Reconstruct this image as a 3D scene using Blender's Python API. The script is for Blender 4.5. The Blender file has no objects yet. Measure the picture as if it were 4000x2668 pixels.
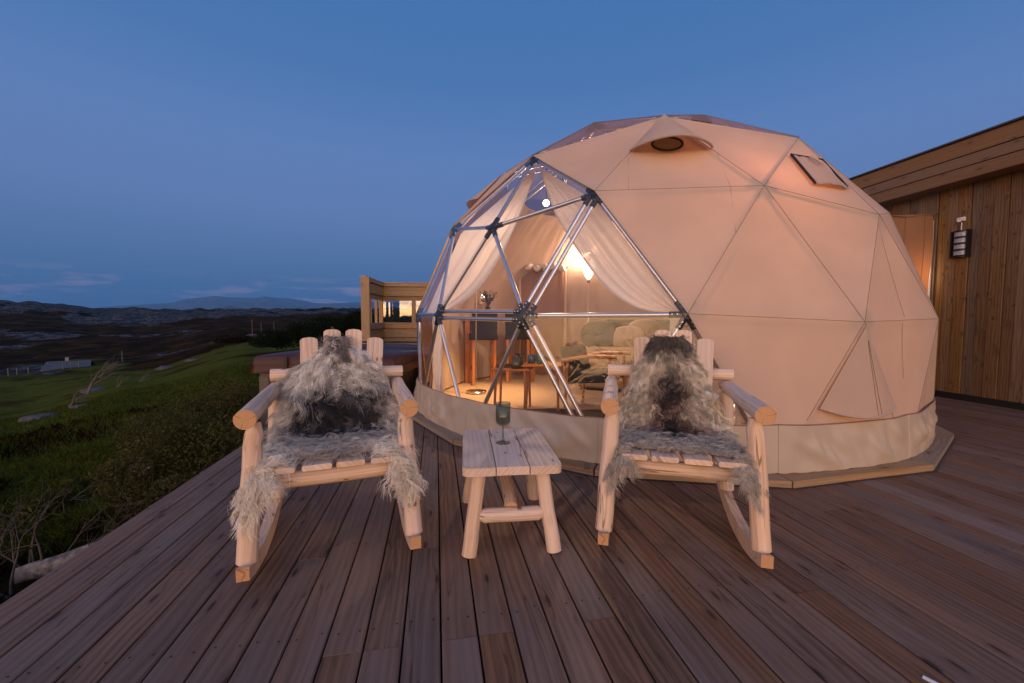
import bpy, math, random
import numpy as np
from mathutils import Vector, Matrix, noise as mnoise

PI = math.pi
R_ = math.radians
sc = bpy.context.scene
C = sc.collection
rng = random.Random(7)
nrs = np.random.RandomState(11)

# ------------------------------------------------------------------ camera
cam = bpy.data.cameras.new('camera')
cam.sensor_width = 36.0
cam.lens = 36 * 1619.7 / 4000
cam.clip_start = 0.05
cam.clip_end = 40000
camo = bpy.data.objects.new('camera', cam)
C.objects.link(camo)
pitch, roll = 0.0562, 0.0031
cp, sp = math.cos(pitch), math.sin(pitch)
F0 = Vector((0, cp, -sp)); U0 = Vector((0, sp, cp)); X0 = Vector((1, 0, 0))
cr, sr = math.cos(roll), math.sin(roll)
RX = X0 * cr + U0 * sr
UX = U0 * cr - X0 * sr
m = Matrix((RX, UX, -F0)).transposed().to_4x4()
m.translation = Vector((0, 0, 1.12))
camo.matrix_world = m
sc.camera = camo

# ------------------------------------------------------------------ render settings
sc.render.engine = 'CYCLES'
cy = sc.cycles
cy.use_denoising = True
try:
    cy.denoiser = 'OPENIMAGEDENOISE'
except Exception:
    pass
cy.max_bounces = 10
cy.diffuse_bounces = 4
cy.glossy_bounces = 4
cy.transmission_bounces = 8
cy.transparent_max_bounces = 40
cy.volume_bounces = 0
cy.sample_clamp_indirect = 6
cy.caustics_reflective = False
cy.caustics_refractive = False
vs = sc.view_settings
vs.view_transform = 'Standard'
vs.look = 'None'
vs.exposure = 0
vs.gamma = 1


# ------------------------------------------------------------------ node helpers
class G:
    """thin wrapper round a node tree"""
    def __init__(s, nt):
        s.nt = nt

    def n(s, typ, ins=None, **props):
        nd = s.nt.nodes.new(typ)
        for k, v in props.items():
            setattr(nd, k, v)
        for k, v in (ins or {}).items():
            s.set(nd, k, v)
        return nd

    def set(s, nd, k, v):
        sock = nd.inputs[k]
        if isinstance(v, bpy.types.NodeSocket):
            s.nt.links.new(v, sock)
        elif isinstance(v, bpy.types.Node):
            s.nt.links.new(v.outputs[0], sock)
        else:
            if isinstance(v, (tuple, list)) and len(v) == 3 and sock.type == 'RGBA':
                v = (*v, 1)
            sock.default_value = v

    def math(s, op, a, b=0.0, c=None, clamp=False):
        nd = s.n('ShaderNodeMath', operation=op, use_clamp=clamp)
        s.set(nd, 0, a)
        s.set(nd, 1, b)
        if c is not None:
            s.set(nd, 2, c)
        return nd.outputs[0]

    def mix(s, f, a, b, blend='MIX'):
        nd = s.n('ShaderNodeMix', data_type='RGBA', blend_type=blend)
        s.set(nd, 0, f)
        s.set(nd, 6, a)
        s.set(nd, 7, b)
        return nd.outputs[2]

    def ramp(s, f, stops, interp='LINEAR'):
        nd = s.n('ShaderNodeValToRGB')
        cr_ = nd.color_ramp
        cr_.interpolation = interp
        while len(cr_.elements) < len(stops):
            cr_.elements.new(0.5)
        for e, (p, c) in zip(cr_.elements, stops):
            e.position = p
            if not isinstance(c, (tuple, list)):
                c = (c, c, c)
            e.color = (*c[:3], 1)
        s.set(nd, 0, f)
        return nd.outputs[0]

    def mapr(s, v, a, b, c, d, interp='SMOOTHSTEP'):
        nd = s.n('ShaderNodeMapRange', interpolation_type=interp)
        for i, x in enumerate((v, a, b, c, d)):
            s.set(nd, i, x)
        return nd.outputs[0]

    def noise(s, vec, scale, detail=4, rough=0.55, dist=0.0, out=0):
        nd = s.n('ShaderNodeTexNoise')
        if vec is not None:
            s.set(nd, 'Vector', vec)
        for k, v in (('Scale', scale), ('Detail', detail), ('Roughness', rough), ('Distortion', dist)):
            s.set(nd, k, v)
        return nd.outputs[out]

    def vmul(s, vec, xyz):
        nd = s.n('ShaderNodeVectorMath', operation='MULTIPLY')
        s.set(nd, 0, vec)
        s.set(nd, 1, xyz)
        return nd.outputs[0]

    def vadd(s, a, b):
        nd = s.n('ShaderNodeVectorMath', operation='ADD')
        s.set(nd, 0, a)
        s.set(nd, 1, b)
        return nd.outputs[0]


# ------------------------------------------------------------------ world: dusk sky, afterglow behind the camera
w = bpy.data.worlds.new('World')
sc.world = w
w.use_nodes = True
g = G(w.node_tree)
bg = w.node_tree.nodes['Background']
tc = g.n('ShaderNodeTexCoord').outputs['Generated']
sep = g.n('ShaderNodeSeparateXYZ', {0: tc})
x_, y_, z_ = sep.outputs
zc = g.math('MAXIMUM', z_, 0.0)
base = g.ramp(zc, [(0.0, (.060, .138, .290)), (.045, (.064, .152, .328)), (.11, (.092, .182, .385)),
                   (.22, (.132, .220, .470)), (.34, (.122, .226, .500)), (.48, (.074, .188, .450)),
                   (.62, (.058, .172, .430)), (1.0, (.045, .135, .36))])
az_ = g.n('ShaderNodeVectorMath', operation='DOT_PRODUCT')
g.set(az_, 0, tc)
WEST = Vector((-0.18, -1, 0)).normalized()
g.set(az_, 1, tuple(WEST))
hl = g.math('SQRT', g.math('ADD', g.math('MULTIPLY', x_, x_), g.math('MULTIPLY', y_, y_)))
ca = g.math('DIVIDE', az_.outputs['Value'], g.math('MAXIMUM', hl, 0.001))
lobe = g.mapr(ca, -0.20, 1.0, 0.0, 1.06)
glow = g.ramp(zc, [(0.0, (.58, .27, .08)), (.05, (.70, .39, .155)), (.13, (.52, .32, .165)), (.26, (.24, .165, .125)),
                   (.5, (.082, .068, .076)), (.8, (.02, .02, .03)), (1.0, (0, 0, 0))])
GLOW = g.n('ShaderNodeMix', data_type='RGBA', blend_type='MULTIPLY')
g.set(GLOW, 0, 1.0)
g.set(GLOW, 6, glow)
g.set(GLOW, 7, (9.8, 9.7, 9.3, 1))
gl2 = g.mix(1.0, GLOW.outputs[2], lobe, 'MULTIPLY')
sky = g.mix(1.0, base, gl2, 'ADD')
# thin cloud bank low over the horizon
cv = g.vadd(g.vmul(tc, (6.5, 6.5, 52.0)), (17.7, 3.1, 2.0))
cn = g.noise(cv, 1.0, 6, .6, .4)
cband = g.math('MULTIPLY', g.mapr(z_, .014, .036, 0, 1), g.mapr(z_, .060, .092, 1, 0))
csoft = g.math('MULTIPLY', g.mapr(cn, .47, .62, 0, 1), cband)
sky = g.mix(g.math('MULTIPLY', csoft, .85), sky, (.34, .27, .43))
below = g.mapr(z_, -.03, 0.0, 0, 1)
sky = g.mix(below, (.02, .022, .03), sky)
g.set(bg, 'Color', sky)
bg.inputs['Strength'].default_value = 1.0
w.cycles.sampling_method = 'MANUAL'
w.cycles.sample_map_resolution = 1024


# ------------------------------------------------------------------ mesh builder
class MB:
    def __init__(s):
        s.v = []; s.f = []; s.g = []; s.m = []; s.sm = []; s.seed = rng.random() * 50

    def add(s, vs_, fs, gc, mat=0, smooth=False):
        o = len(s.v)
        s.v.extend(vs_)
        s.g.extend(gc)
        for f in fs:
            s.f.append([i + o for i in f])
            s.m.append(mat)
            s.sm.append(smooth)

    def box(s, size, M=None, axis=0, ch=0.0, mat=0, seed=None):
        """box centred on M with grain along axis; ch chamfers the long edges"""
        M = M or Matrix()
        sd = s.seed if seed is None else seed
        hx, hy, hz = [d / 2 for d in size]
        a = axis
        b, c = [i for i in range(3) if i != a]
        h = (hx, hy, hz)
        if ch > 0:
            prof = [(-h[b] + ch, -h[c]), (h[b] - ch, -h[c]), (h[b], -h[c] + ch), (h[b], h[c] - ch),
                    (h[b] - ch, h[c]), (-h[b] + ch, h[c]), (-h[b], h[c] - ch), (-h[b], -h[c] + ch)]
        else:
            prof = [(-h[b], -h[c]), (h[b], -h[c]), (h[b], h[c]), (-h[b], h[c])]
        n = len(prof)
        vs_, gc = [], []
        for sgn in (-1, 1):
            for (p, q) in prof:
                co = [0, 0, 0]
                co[a] = sgn * h[a]; co[b] = p; co[c] = q
                vs_.append(M @ Vector(co))
                gc.append((sgn * h[a] + sd, p + q * .9 + sd, q + sd))
        fs = []
        flip = (a == 1)
        for i in range(n):
            j = (i + 1) % n
            f = [i, j, n + j, n + i]
            fs.append(f[::-1] if flip else f)
        s.add(vs_, fs, gc, mat)
        capv = vs_
        capg = [(sd + q[2] - sd, q[1], sd) for q in gc]
        e1 = list(range(n))[::-1]; e2 = list(range(n, 2 * n))
        if flip:
            e1, e2 = e1[::-1], e2[::-1]
        s.add(capv, [e1, e2], capg, mat)

    def tube(s, pts, rad, n=12, cap=True, mat=0, capmat=None, rough=0.0, smooth=True, ring0=None):
        pts = [Vector(p) for p in pts]
        if not isinstance(rad, (list, tuple)):
            rad = [rad] * len(pts)
        sd = rng.random() * 50
        T = []
        for i in range(len(pts)):
            a = pts[max(0, i - 1)]; b = pts[min(len(pts) - 1, i + 1)]
            T.append((b - a).normalized())
        up = Vector((0, 0, 1)) if abs(T[0].z) < .9 else Vector((0, 1, 0))
        u = T[0].cross(up).normalized()
        vs_, gc = [], []
        L = 0
        rings = []
        for i, p in enumerate(pts):
            if i:
                L += (p - pts[i - 1]).length
            u = (u - T[i] * u.dot(T[i])).normalized()
            v = T[i].cross(u)
            ring = []
            for k in range(n):
                a = 2 * PI * k / n
                r = rad[i]
                if rough:
                    r *= 1 + rough * mnoise.noise(Vector((math.cos(a) * 1.5 + sd, math.sin(a) * 1.5, L * 5)))
                ring.append(p + (u * math.cos(a) + v * math.sin(a)) * r)
            rings.append(ring)
            vs_ += ring
            for k in range(n):
                a = 2 * PI * k / n
                gc.append((L + sd, math.sin(a) * rad[i] * 1.5 + sd, math.cos(a) * rad[i] * 1.5 + sd))
        fs = []
        for i in range(len(pts) - 1):
            for k in range(n):
                k2 = (k + 1) % n
                fs.append([i * n + k, i * n + k2, (i + 1) * n + k2, (i + 1) * n + k])
        s.add(vs_, fs, gc, mat, smooth)
        if cap:
            cm = mat if capmat is None else capmat
            for ring, flip, p in ((rings[0], True, pts[0]), (rings[-1], False, pts[-1])):
                ids = list(range(n))
                if flip:
                    ids = ids[::-1]
                r0 = (ring[0] - p).length
                gcs = [(math.cos(2 * PI * k / n) * r0, math.sin(2 * PI * k / n) * r0, sd) for k in range(n)]
                fan = [[ids[i], ids[(i + 1) % n], n] for i in range(n)]
                s.add(ring + [p], fan, gcs + [(0, 0, sd)], cm)

    def lathe(s, prof, c=(0, 0, 0), n=20, mat=0, smooth=True, axis=None):
        c = Vector(c)
        vs_, gc = [], []
        for (r, z) in prof:
            for k in range(n):
                a = 2 * PI * k / n
                vs_.append(c + Vector((math.cos(a) * r, math.sin(a) * r, z)))
                gc.append((z, a * .1, r))
        fs = []
        for i in range(len(prof) - 1):
            for k in range(n):
                k2 = (k + 1) % n
                fs.append([i * n + k, i * n + k2, (i + 1) * n + k2, (i + 1) * n + k])
        s.add(vs_, fs, gc, mat, smooth)

    def prism(s, poly, M, t, mat=0, axis=1):
        """polygon in local xy, extruded +-t/2 along local z; grain along local y"""
        n = len(poly)
        sd = rng.random() * 50
        top = [M @ Vector((x, y, t / 2)) for x, y in poly]
        bot = [M @ Vector((x, y, -t / 2)) for x, y in poly]
        gt = [((y if axis else x) + sd, (x if axis else y) + sd, t / 2 + sd) for x, y in poly]
        s.add(top, [list(range(n))], gt, mat)
        s.add(bot, [list(range(n))[::-1]], gt, mat)
        vs_, gc = [], []
        for i in range(n):
            vs_ += [top[i], bot[i]]
            gc += [gt[i], (gt[i][0], gt[i][1] + t, sd)]
        s.add(vs_, [[2 * i, 2 * i + 1, 2 * ((i + 1) % n) + 1, 2 * ((i + 1) % n)] for i in range(n)], gc, mat)

    def grid(s, P, mat=0, smooth=True, gc=None, closed=False):
        """P: 2-D list of points"""
        nr, nc = len(P), len(P[0])
        vs_ = [Vector(p) for row in P for p in row]
        if gc is None:
            gc = [(i * .05 + s.seed, j * .05, 0) for i in range(nr) for j in range(nc)]
        fs = []
        for i in range(nr - 1):
            for j in range(nc if closed else nc - 1):
                j2 = (j + 1) % nc
                fs.append([i * nc + j, i * nc + j2, (i + 1) * nc + j2, (i + 1) * nc + j])
        s.add(vs_, fs, gc, mat, smooth)

    def mesh(s, name, mats):
        me = bpy.data.meshes.new(name)
        me.from_pydata([tuple(v) for v in s.v], [], s.f)
        at = me.attributes.new('gc', 'FLOAT_VECTOR', 'POINT')
        at.data.foreach_set('vector', np.array(s.g, dtype=np.float32).ravel())
        me.polygons.foreach_set('material_index', s.m)
        me.polygons.foreach_set('use_smooth', s.sm)
        for m_ in (mats if isinstance(mats, (list, tuple)) else [mats]):
            me.materials.append(m_)
        me.update()
        return me

    def build(s, name, mats, parent=None, **tags):
        return link(name, s.mesh(name, mats), parent, **tags)


def link(name, me, parent=None, label=None, cat=None, group=None, kind=None, loc=None):
    o = bpy.data.objects.new(name, me)
    C.objects.link(o)
    if parent is not None:
        o.parent = parent
    if loc is not None:
        o.location = loc
    if label: o['label'] = label
    if cat: o['category'] = cat
    if group: o['group'] = group
    if kind: o['kind'] = kind
    return o


def thing(name, label, cat, loc=(0, 0, 0), rz=0.0, group=None):
    o = bpy.data.objects.new(name, None)
    o.empty_display_size = .1
    o.location = loc
    o.rotation_euler = (0, 0, rz)
    C.objects.link(o)
    o['label'] = label
    o['category'] = cat
    if group: o['group'] = group
    return o


def struct_empty(name):
    o = bpy.data.objects.new(name, None)
    C.objects.link(o)
    o['kind'] = 'structure'
    return o


def frame(o, x=None, y=None, z=None):
    """matrix from an origin and two axes"""
    if x is not None and y is not None:
        x = Vector(x).normalized(); y = Vector(y); y = (y - x * y.dot(x)).normalized(); z = x.cross(y)
    elif y is not None and z is not None:
        y = Vector(y).normalized(); z = Vector(z); z = (z - y * z.dot(y)).normalized(); x = y.cross(z)
    M = Matrix((x, y, z)).transposed().to_4x4()
    M.translation = Vector(o)
    return M


def rotz(a, loc=(0, 0, 0)):
    M = Matrix.Rotation(a, 4, 'Z')
    M.translation = Vector(loc)
    return M


# ------------------------------------------------------------------ materials
def newmat(name):
    m_ = bpy.data.materials.new(name)
    m_.use_nodes = True
    nt = m_.node_tree
    nt.nodes.clear()
    gg = G(nt)
    out = gg.n('ShaderNodeOutputMaterial')
    return m_, gg, out


def principled(gg, out, **ins):
    p = gg.n('ShaderNodeBsdfPrincipled')
    for k, v in ins.items():
        gg.set(p, k.replace('_', ' '), v)
    gg.set(out, 'Surface', p.outputs[0])
    return p


def simple(name, col, rough=.6, metal=0.0, var=.12, bump=0.0, scale=30, spec=.5):
    m_, gg, out = newmat(name)
    t = gg.n('ShaderNodeTexCoord').outputs['Object']
    nz = gg.noise(t, scale, 5, .6)
    c2 = gg.mix(gg.mapr(nz, .3, .7, 0, 1), tuple(c * (1 - var) for c in col), tuple(min(1, c * (1 + var)) for c in col))
    p = principled(gg, out, Base_Color=c2, Roughness=rough, Metallic=metal)
    gg.set(p, 'Specular IOR Level', spec)
    if bump:
        b = gg.n('ShaderNodeBump', {'Height': nz, 'Strength': bump, 'Distance': .01})
        gg.set(p, 'Normal', b.outputs[0])
    return m_


def wood(name, light, dark, rough=.6, grey=None, grey_amt=0.0, knot=1.0, knot_col=None, grain=1.0, bump=.25,
         objvar=.25, warmvar=None, spec=.4, knot_sc=(1.6, 6.0, 6.0), patch=0.0, kpick=.50, ring_f=190.0, crack=0.0):
    m_, gg, out = newmat(name)
    gc = gg.n('ShaderNodeAttribute', attribute_name='gc').outputs['Vector']
    oi = gg.n('ShaderNodeObjectInfo').outputs['Random']
    off = gg.n('ShaderNodeCombineXYZ', {0: gg.math('MULTIPLY', oi, 37.0), 1: gg.math('MULTIPLY', oi, 11.0), 2: 0.0}).outputs[0]
    v = gg.vadd(gc, off)
    warp = gg.noise(gg.vmul(v, (1.3, 9, 9)), 1.0, 3, .5)
    # knots
    kv = gg.vmul(v, knot_sc)
    vor = gg.n('ShaderNodeTexVoronoi', feature='F1', voronoi_dimensions='2D')
    gg.set(vor, 'Vector', kv)
    gg.set(vor, 'Scale', 1.0)
    gg.set(vor, 'Randomness', .9)
    pick = gg.n('ShaderNodeSeparateColor', {0: vor.outputs['Color']}).outputs[0]
    kon = gg.mapr(pick, kpick, kpick + .06, 0, 1)
    kd = vor.outputs['Distance']
    kmask = gg.math('MULTIPLY', gg.mapr(kd, .035, .085, 1, 0), kon)
    khalo = gg.math('MULTIPLY', gg.mapr(kd, .05, .27, 1, 0), kon)
    # growth rings: bands across the board bent by warp and by knots
    ys = gg.n('ShaderNodeSeparateXYZ', {0: v})
    band = gg.math('ADD', gg.math('MULTIPLY', ys.outputs[1], ring_f), gg.math('MULTIPLY', warp, 20.0))
    band = gg.math('ADD', band, gg.math('MULTIPLY', khalo, 5.0))
    rings = gg.math('ADD', gg.math('MULTIPLY', gg.math('SINE', band), .5), .5)
    fine = gg.noise(gg.vmul(v, (5, 160, 160)), 1.0, 3, .6)
    streak = gg.noise(gg.vmul(v, (1.4, 42, 42)), 1.0, 3, .6)
    fine = gg.math('ADD', gg.math('MULTIPLY', fine, .55), gg.math('MULTIPLY', streak, .55))
    f = gg.math('ADD', gg.math('MULTIPLY', rings, .45 * grain), gg.math('MULTIPLY', gg.math('SUBTRACT', fine, .40), 1.5 * grain), clamp=True)
    col = gg.mix(f, light, dark)
    if grey is not None:
        gn = gg.noise(gg.vmul(v, (1.2, 5, 5)), 1.0, 4, .6)
        gm = gg.math('ADD', gg.mapr(gn, .35, .68, 0, 1), gg.math('MULTIPLY', gg.math('SUBTRACT', oi, .5), .9), clamp=True)
        col = gg.mix(gg.math('MULTIPLY', gm, grey_amt), col, grey)
    if patch:
        pn = gg.noise(gg.vmul(v, (2.2, 4, 4)), 1.0, 5, .65)
        col = gg.mix(gg.math('MULTIPLY', gg.mapr(pn, .55, .72, 0, 1), patch), col, tuple(c * .45 for c in dark))
    kc = knot_col or tuple(c * .35 for c in dark)
    col = gg.mix(gg.math('MULTIPLY', khalo, .35 * knot), col, dark)
    col = gg.mix(gg.math('MULTIPLY', kmask, .85 * knot), col, kc)
    if crack:
        cn_ = gg.noise(gg.vmul(v, (.9, 15, 15)), 1.0, 2, .5)
        ck_ = gg.mapr(gg.math('ABSOLUTE', gg.math('SUBTRACT', cn_, .5)), .004, .012, 1, 0)
        ck_ = gg.math('MULTIPLY', ck_, gg.mapr(gg.noise(gg.vmul(v, (1.5, 6, 6)), 1.0, 1, .5), .5, .58, 0, 1))
        col = gg.mix(gg.math('MULTIPLY', ck_, crack), col, tuple(c * .3 for c in dark))
    # per-board value / warmth shift
    oi2 = gg.math('FRACT', gg.math('MULTIPLY', oi, 7.31))
    hv = gg.n('ShaderNodeHueSaturation', {'Color': col, 'Value': gg.mapr(oi2, 0, 1, 1 - objvar, 1 + objvar, 'LINEAR'),
                                         'Saturation': gg.mapr(gg.math('FRACT', gg.math('MULTIPLY', oi, 3.7)), 0, 1, 1 - objvar * 1.2, 1 + objvar * .8, 'LINEAR')})
    p = principled(gg, out, Base_Color=hv.outputs[0], Roughness=gg.mapr(f, 0, 1, rough * .9, min(1, rough * 1.15), 'LINEAR'))
    gg.set(p, 'Specular IOR Level', spec)
    if bump:
        b = gg.n('ShaderNodeBump', {'Height': gg.math('SUBTRACT', gg.math('MULTIPLY', f, -1.0), kmask), 'Strength': bump, 'Distance': .003})
        gg.set(p, 'Normal', b.outputs[0])
    return m_


def endgrain(name, light, dark):
    m_, gg, out = newmat(name)
    gc = gg.n('ShaderNodeAttribute', attribute_name='gc').outputs['Vector']
    s_ = gg.n('ShaderNodeSeparateXYZ', {0: gc})
    nz = gg.noise(gg.vmul(gc, (1, 1, 1)), 25, 3, .6)
    x = gg.math('ADD', s_.outputs[0], .006); y = gg.math('SUBTRACT', s_.outputs[1], .004)
    r = gg.math('SQRT', gg.math('ADD', gg.math('MULTIPLY', x, x), gg.math('MULTIPLY', y, y)))
    rings = gg.math('ADD', gg.math('MULTIPLY', gg.math('SINE', gg.math('ADD', gg.math('MULTIPLY', r, 1100), gg.math('MULTIPLY', nz, 9))), .5), .5)
    col = gg.mix(gg.math('MULTIPLY', rings, .7), light, dark)
    # drying crack: a thin radial dark line
    ang = gg.math('ARCTAN2', y, x)
    ck = gg.math('ABSOLUTE', gg.math('SINE', gg.math('ADD', gg.math('MULTIPLY', ang, 1.5), gg.math('MULTIPLY', nz, .8))))
    crack = gg.mapr(ck, .03, .07, 1, 0)
    col = gg.mix(gg.math('MULTIPLY', crack, .7), col, tuple(c * .25 for c in dark))
    col = gg.mix(gg.mapr(r, .030, .05, 0, .35), col, dark)
    principled(gg, out, Base_Color=col, Roughness=.75)
    return m_


M_deck = wood('deck_wood', (.225, .120, .070), (.098, .049, .029), rough=.72, spec=.3, grey=(.200, .138, .112), grey_amt=.65, knot=1, objvar=.15,
              knot_sc=(2.0, 8, 8), bump=.5, patch=.28, grain=1.0, kpick=.42, crack=.5)
M_log = wood('peeled_log', (.74, .55, .41), (.50, .32, .20), rough=.65, grey=(.64, .53, .47), grey_amt=.45, knot=1, grain=1.0, objvar=.10,
             knot_col=(.14, .065, .028), knot_sc=(5.0, 13, 13), bump=.5, kpick=.52, patch=.3, crack=.8, ring_f=230)
M_logend = endgrain('log_end', (.62, .36, .18), (.40, .19, .08))
M_trim = wood('trim_board', (.36, .24, .14), (.19, .115, .06), rough=.6, knot=1, objvar=.15, grey=(.3, .27, .25), grey_amt=.35)
M_clad = wood('cladding_wood', (.255, .155, .075), (.125, .070, .030), rough=.62, knot=1, objvar=.24, knot_sc=(3.4, 8, 8), patch=.5, kpick=.28, grain=1.2)
M_fascia = wood('fascia_wood', (.25, .135, .056), (.14, .070, .028), rough=.55, knot_sc=(2.2, 7, 7), knot=.8, objvar=.10, grain=.7)
M_screenw = wood('screen_wood', (.46, .28, .12), (.27, .15, .058), rough=.62, knot_sc=(3, 8, 8), kpick=.35, knot=.9, objvar=.12)
M_teak = wood('orange_wood', (.46, .17, .045), (.30, .09, .02), rough=.4, knot=0, objvar=.1, grain=.7)
M_floor = wood('floor_vinyl', (.52, .38, .25), (.36, .25, .15), rough=.45, knot=.3, objvar=.1)
M_dark_gap = simple('dark_gap', (.012, .01, .009), .9)
M_alu = simple('aluminium', (.62, .62, .64), .32, 1.0, var=.06, scale=60)
M_black = simple('black_plastic', (.014, .015, .018), .42, spec=.4)
M_bolt = simple('bolt_steel', (.55, .55, .56), .3, 1.0)
M_chrome = simple('chrome', (.7, .66, .6), .15, 1.0, var=.03)
M_skirt = simple('skirt_vinyl', (.475, .39, .305), .42, var=.05, scale=4, bump=.05)
M_rope = simple('white_cord', (.75, .72, .66), .8)
M_charcoal = simple('charcoal_fabric', (.011, .011, .014), .9, bump=.2, scale=200)
M_white_plastic = simple('white_plastic', (.78, .78, .8), .4, var=.02)
M_lens = simple('frosted_lens', (.36, .39, .46), .25, var=.02)
M_wall_black = simple('lamp_black_metal', (.008, .008, .01), .5)
M_tubcover = simple('burgundy_vinyl', (.050, .017, .015), .5, spec=.3, var=.12, scale=8, bump=.15)
M_tubcab = simple('tub_cabinet_panel', (.085, .066, .055), .55, var=.1, scale=12)
M_grove = M_dark_gap
M_plinth = simple('plinth_black', (.01, .01, .011), .7)
M_linen = simple('bed_linen', (.30, .23, .15), .9, var=.08, scale=20, bump=.2)
M_blanket = simple('blanket_grey', (.11, .115, .10), .95, var=.15, scale=60, bump=.3)
M_pillow = simple('pillow_cotton', (.38, .31, .23), .9, var=.06, bump=.2)
M_rug = simple('cowhide', (.035, .022, .016), .85, var=.5, scale=6)
M_jarblue = simple('blue_glass_jar', (.03, .08, .16), .15, spec=.8)
M_jarteal = simple('teal_glass_jar', (.02, .22, .2), .15, spec=.8)
M_carafe = simple('dark_carafe', (.03, .026, .022), .25, spec=.7)
M_book = simple('book_cover', (.10, .05, .03), .6)
M_leafdry = simple('dried_leaf', (.03, .045, .022), .8)
M_stone = simple('beach_stone', (.08, .08, .085), .75, bump=.3, scale=14)
M_bark = simple('weathered_bark', (.115, .095, .085), .9, var=.45, bump=.8, scale=22)
M_twig = simple('twig_bark', (.065, .050, .042), .9, var=.4)
M_slate = simple('slate_roof', (.045, .060, .085), .8, var=.35, scale=3)
M_cabinw = simple('cabin_wall', (.20, .18, .165), .8)
M_scrap = simple('white_scrap', (.7, .72, .78), .5)
M_ring = simple('steel_ring', (.12, .12, .12), .4, 1.0)


def canvas(name, col, trans, bump=.25, tint=(1, 1, 1)):
    m_, gg, out = newmat(name)
    t = gg.n('ShaderNodeTexCoord').outputs['Object']
    wv = gg.noise(t, 420, 2, .5)
    lo = gg.noise(t, 2.2, 4, .5)
    c1 = gg.mix(gg.mapr(lo, .3, .7, 0, 1), tuple(c * .95 for c in col), tuple(min(1, c * 1.05) for c in col))
    c1 = gg.mix(gg.math('MULTIPLY', wv, .12), c1, tuple(c * .7 for c in col))
    h = gg.math('ADD', gg.math('MULTIPLY', wv, .15), gg.math('MULTIPLY', gg.noise(gg.vmul(t, (1, 1, .35)), 5, 4, .55), .6))
    b = gg.n('ShaderNodeBump', {'Height': h, 'Strength': bump, 'Distance': .012}).outputs[0]
    d = gg.n('ShaderNodeBsdfDiffuse', {'Color': c1, 'Normal': b})
    tr = gg.n('ShaderNodeBsdfTranslucent', {'Color': gg.mix(1.0, c1, tint, 'MULTIPLY'), 'Normal': b})
    mx = gg.n('ShaderNodeMixShader', {0: trans, 1: d.outputs[0], 2: tr.outputs[0]})
    gg.set(out, 'Surface', mx.outputs[0])
    return m_


M_canvas = canvas('cotton_canvas', (.625, .495, .405), .31, tint=(1, .64, .47), bump=.38)
M_seam = simple('seam_thread', (.27, .18, .13), .9)
M_liner = canvas('inner_liner', (.74, .58, .46), .40, bump=.6, tint=(1, .8, .6))
M_tunnel = canvas('tunnel_canvas', (.42, .235, .14), .24, tint=(1, .7, .5))
M_linerdoor = canvas('liner_door', (.34, .20, .125), .25, bump=.3)


def sheer(name, col, alpha):
    m_, gg, out = newmat(name)
    t = gg.n('ShaderNodeTexCoord').outputs['Object']
    wv = gg.noise(t, 25, 3, .5)
    d = gg.n('ShaderNodeBsdfDiffuse', {'Color': col})
    tr = gg.n('ShaderNodeBsdfTranslucent', {'Color': col})
    mx = gg.n('ShaderNodeMixShader', {0: .5, 1: d.outputs[0], 2: tr.outputs[0]})
    lw = gg.n('ShaderNodeLayerWeight', {'Blend': .35}).outputs['Facing']
    a = gg.math('ADD', alpha, gg.math('MULTIPLY', lw, .45), clamp=True)
    a = gg.math('ADD', a, gg.math('MULTIPLY', gg.math('SUBTRACT', wv, .5), .12), clamp=True)
    tp = gg.n('ShaderNodeBsdfTransparent')
    m2 = gg.n('ShaderNodeMixShader', {0: a, 1: tp.outputs[0], 2: mx.outputs[0]})
    gg.set(out, 'Surface', m2.outputs[0])
    return m_


M_sheer = sheer('sheer_net', (.92, .86, .80), .92)
M_netw = sheer('white_netting', (.85, .82, .78), .6)


def clear(name, tintc, haze=0.05, hazecol=(.6, .55, .55), rough=.04, bump=.12, fres=1.45, sc_=5, boost=1.0):
    m_, gg, out = newmat(name)
    t = gg.n('ShaderNodeTexCoord').outputs['Object']
    h = gg.noise(t, sc_, 3, .5, 1.2)
    b = gg.n('ShaderNodeBump', {'Height': h, 'Strength': bump, 'Distance': .02}).outputs[0]
    tp = gg.n('ShaderNodeBsdfTransparent', {'Color': tintc})
    d = gg.n('ShaderNodeBsdfDiffuse', {'Color': hazecol})
    tl = gg.n('ShaderNodeBsdfTranslucent', {'Color': hazecol})
    dm = gg.n('ShaderNodeMixShader', {0: .5, 1: d.outputs[0], 2: tl.outputs[0]})
    m1 = gg.n('ShaderNodeMixShader', {0: haze, 1: tp.outputs[0], 2: dm.outputs[0]})
    gl = gg.n('ShaderNodeBsdfGlossy', {'Color': (1, 1, 1), 'Roughness': rough, 'Normal': b})
    fc_ = gg.n('ShaderNodeLayerWeight', {'Blend': .5, 'Normal': b}).outputs['Facing']
    f0 = ((fres - 1) / (fres + 1)) ** 2
    fr = gg.math('ADD', gg.math('MULTIPLY', gg.math('POWER', fc_, 5.0), 1 - f0), f0)
    m2 = gg.n('ShaderNodeMixShader', {0: gg.math('MULTIPLY', fr, boost, clamp=True), 1: m1.outputs[0], 2: gl.outputs[0]})
    gg.set(out, 'Surface', m2.outputs[0])
    return m_


M_vinyl = clear('clear_vinyl', (.94, .94, .95), .03, bump=.3, sc_=4)
M_roofvinyl = clear('roof_vinyl', (.66, .62, .68), .55, (.40, .31, .35), rough=.4, bump=.1, boost=.04)
M_glass = clear('screen_glass', (.80, .86, .92), .01, rough=.0, bump=.02, fres=2.6, boost=.75)
M_smoke = clear('smoked_glass', (.68, .73, .69), .02, (.1, .11, .11), rough=.02, bump=0.0)


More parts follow.
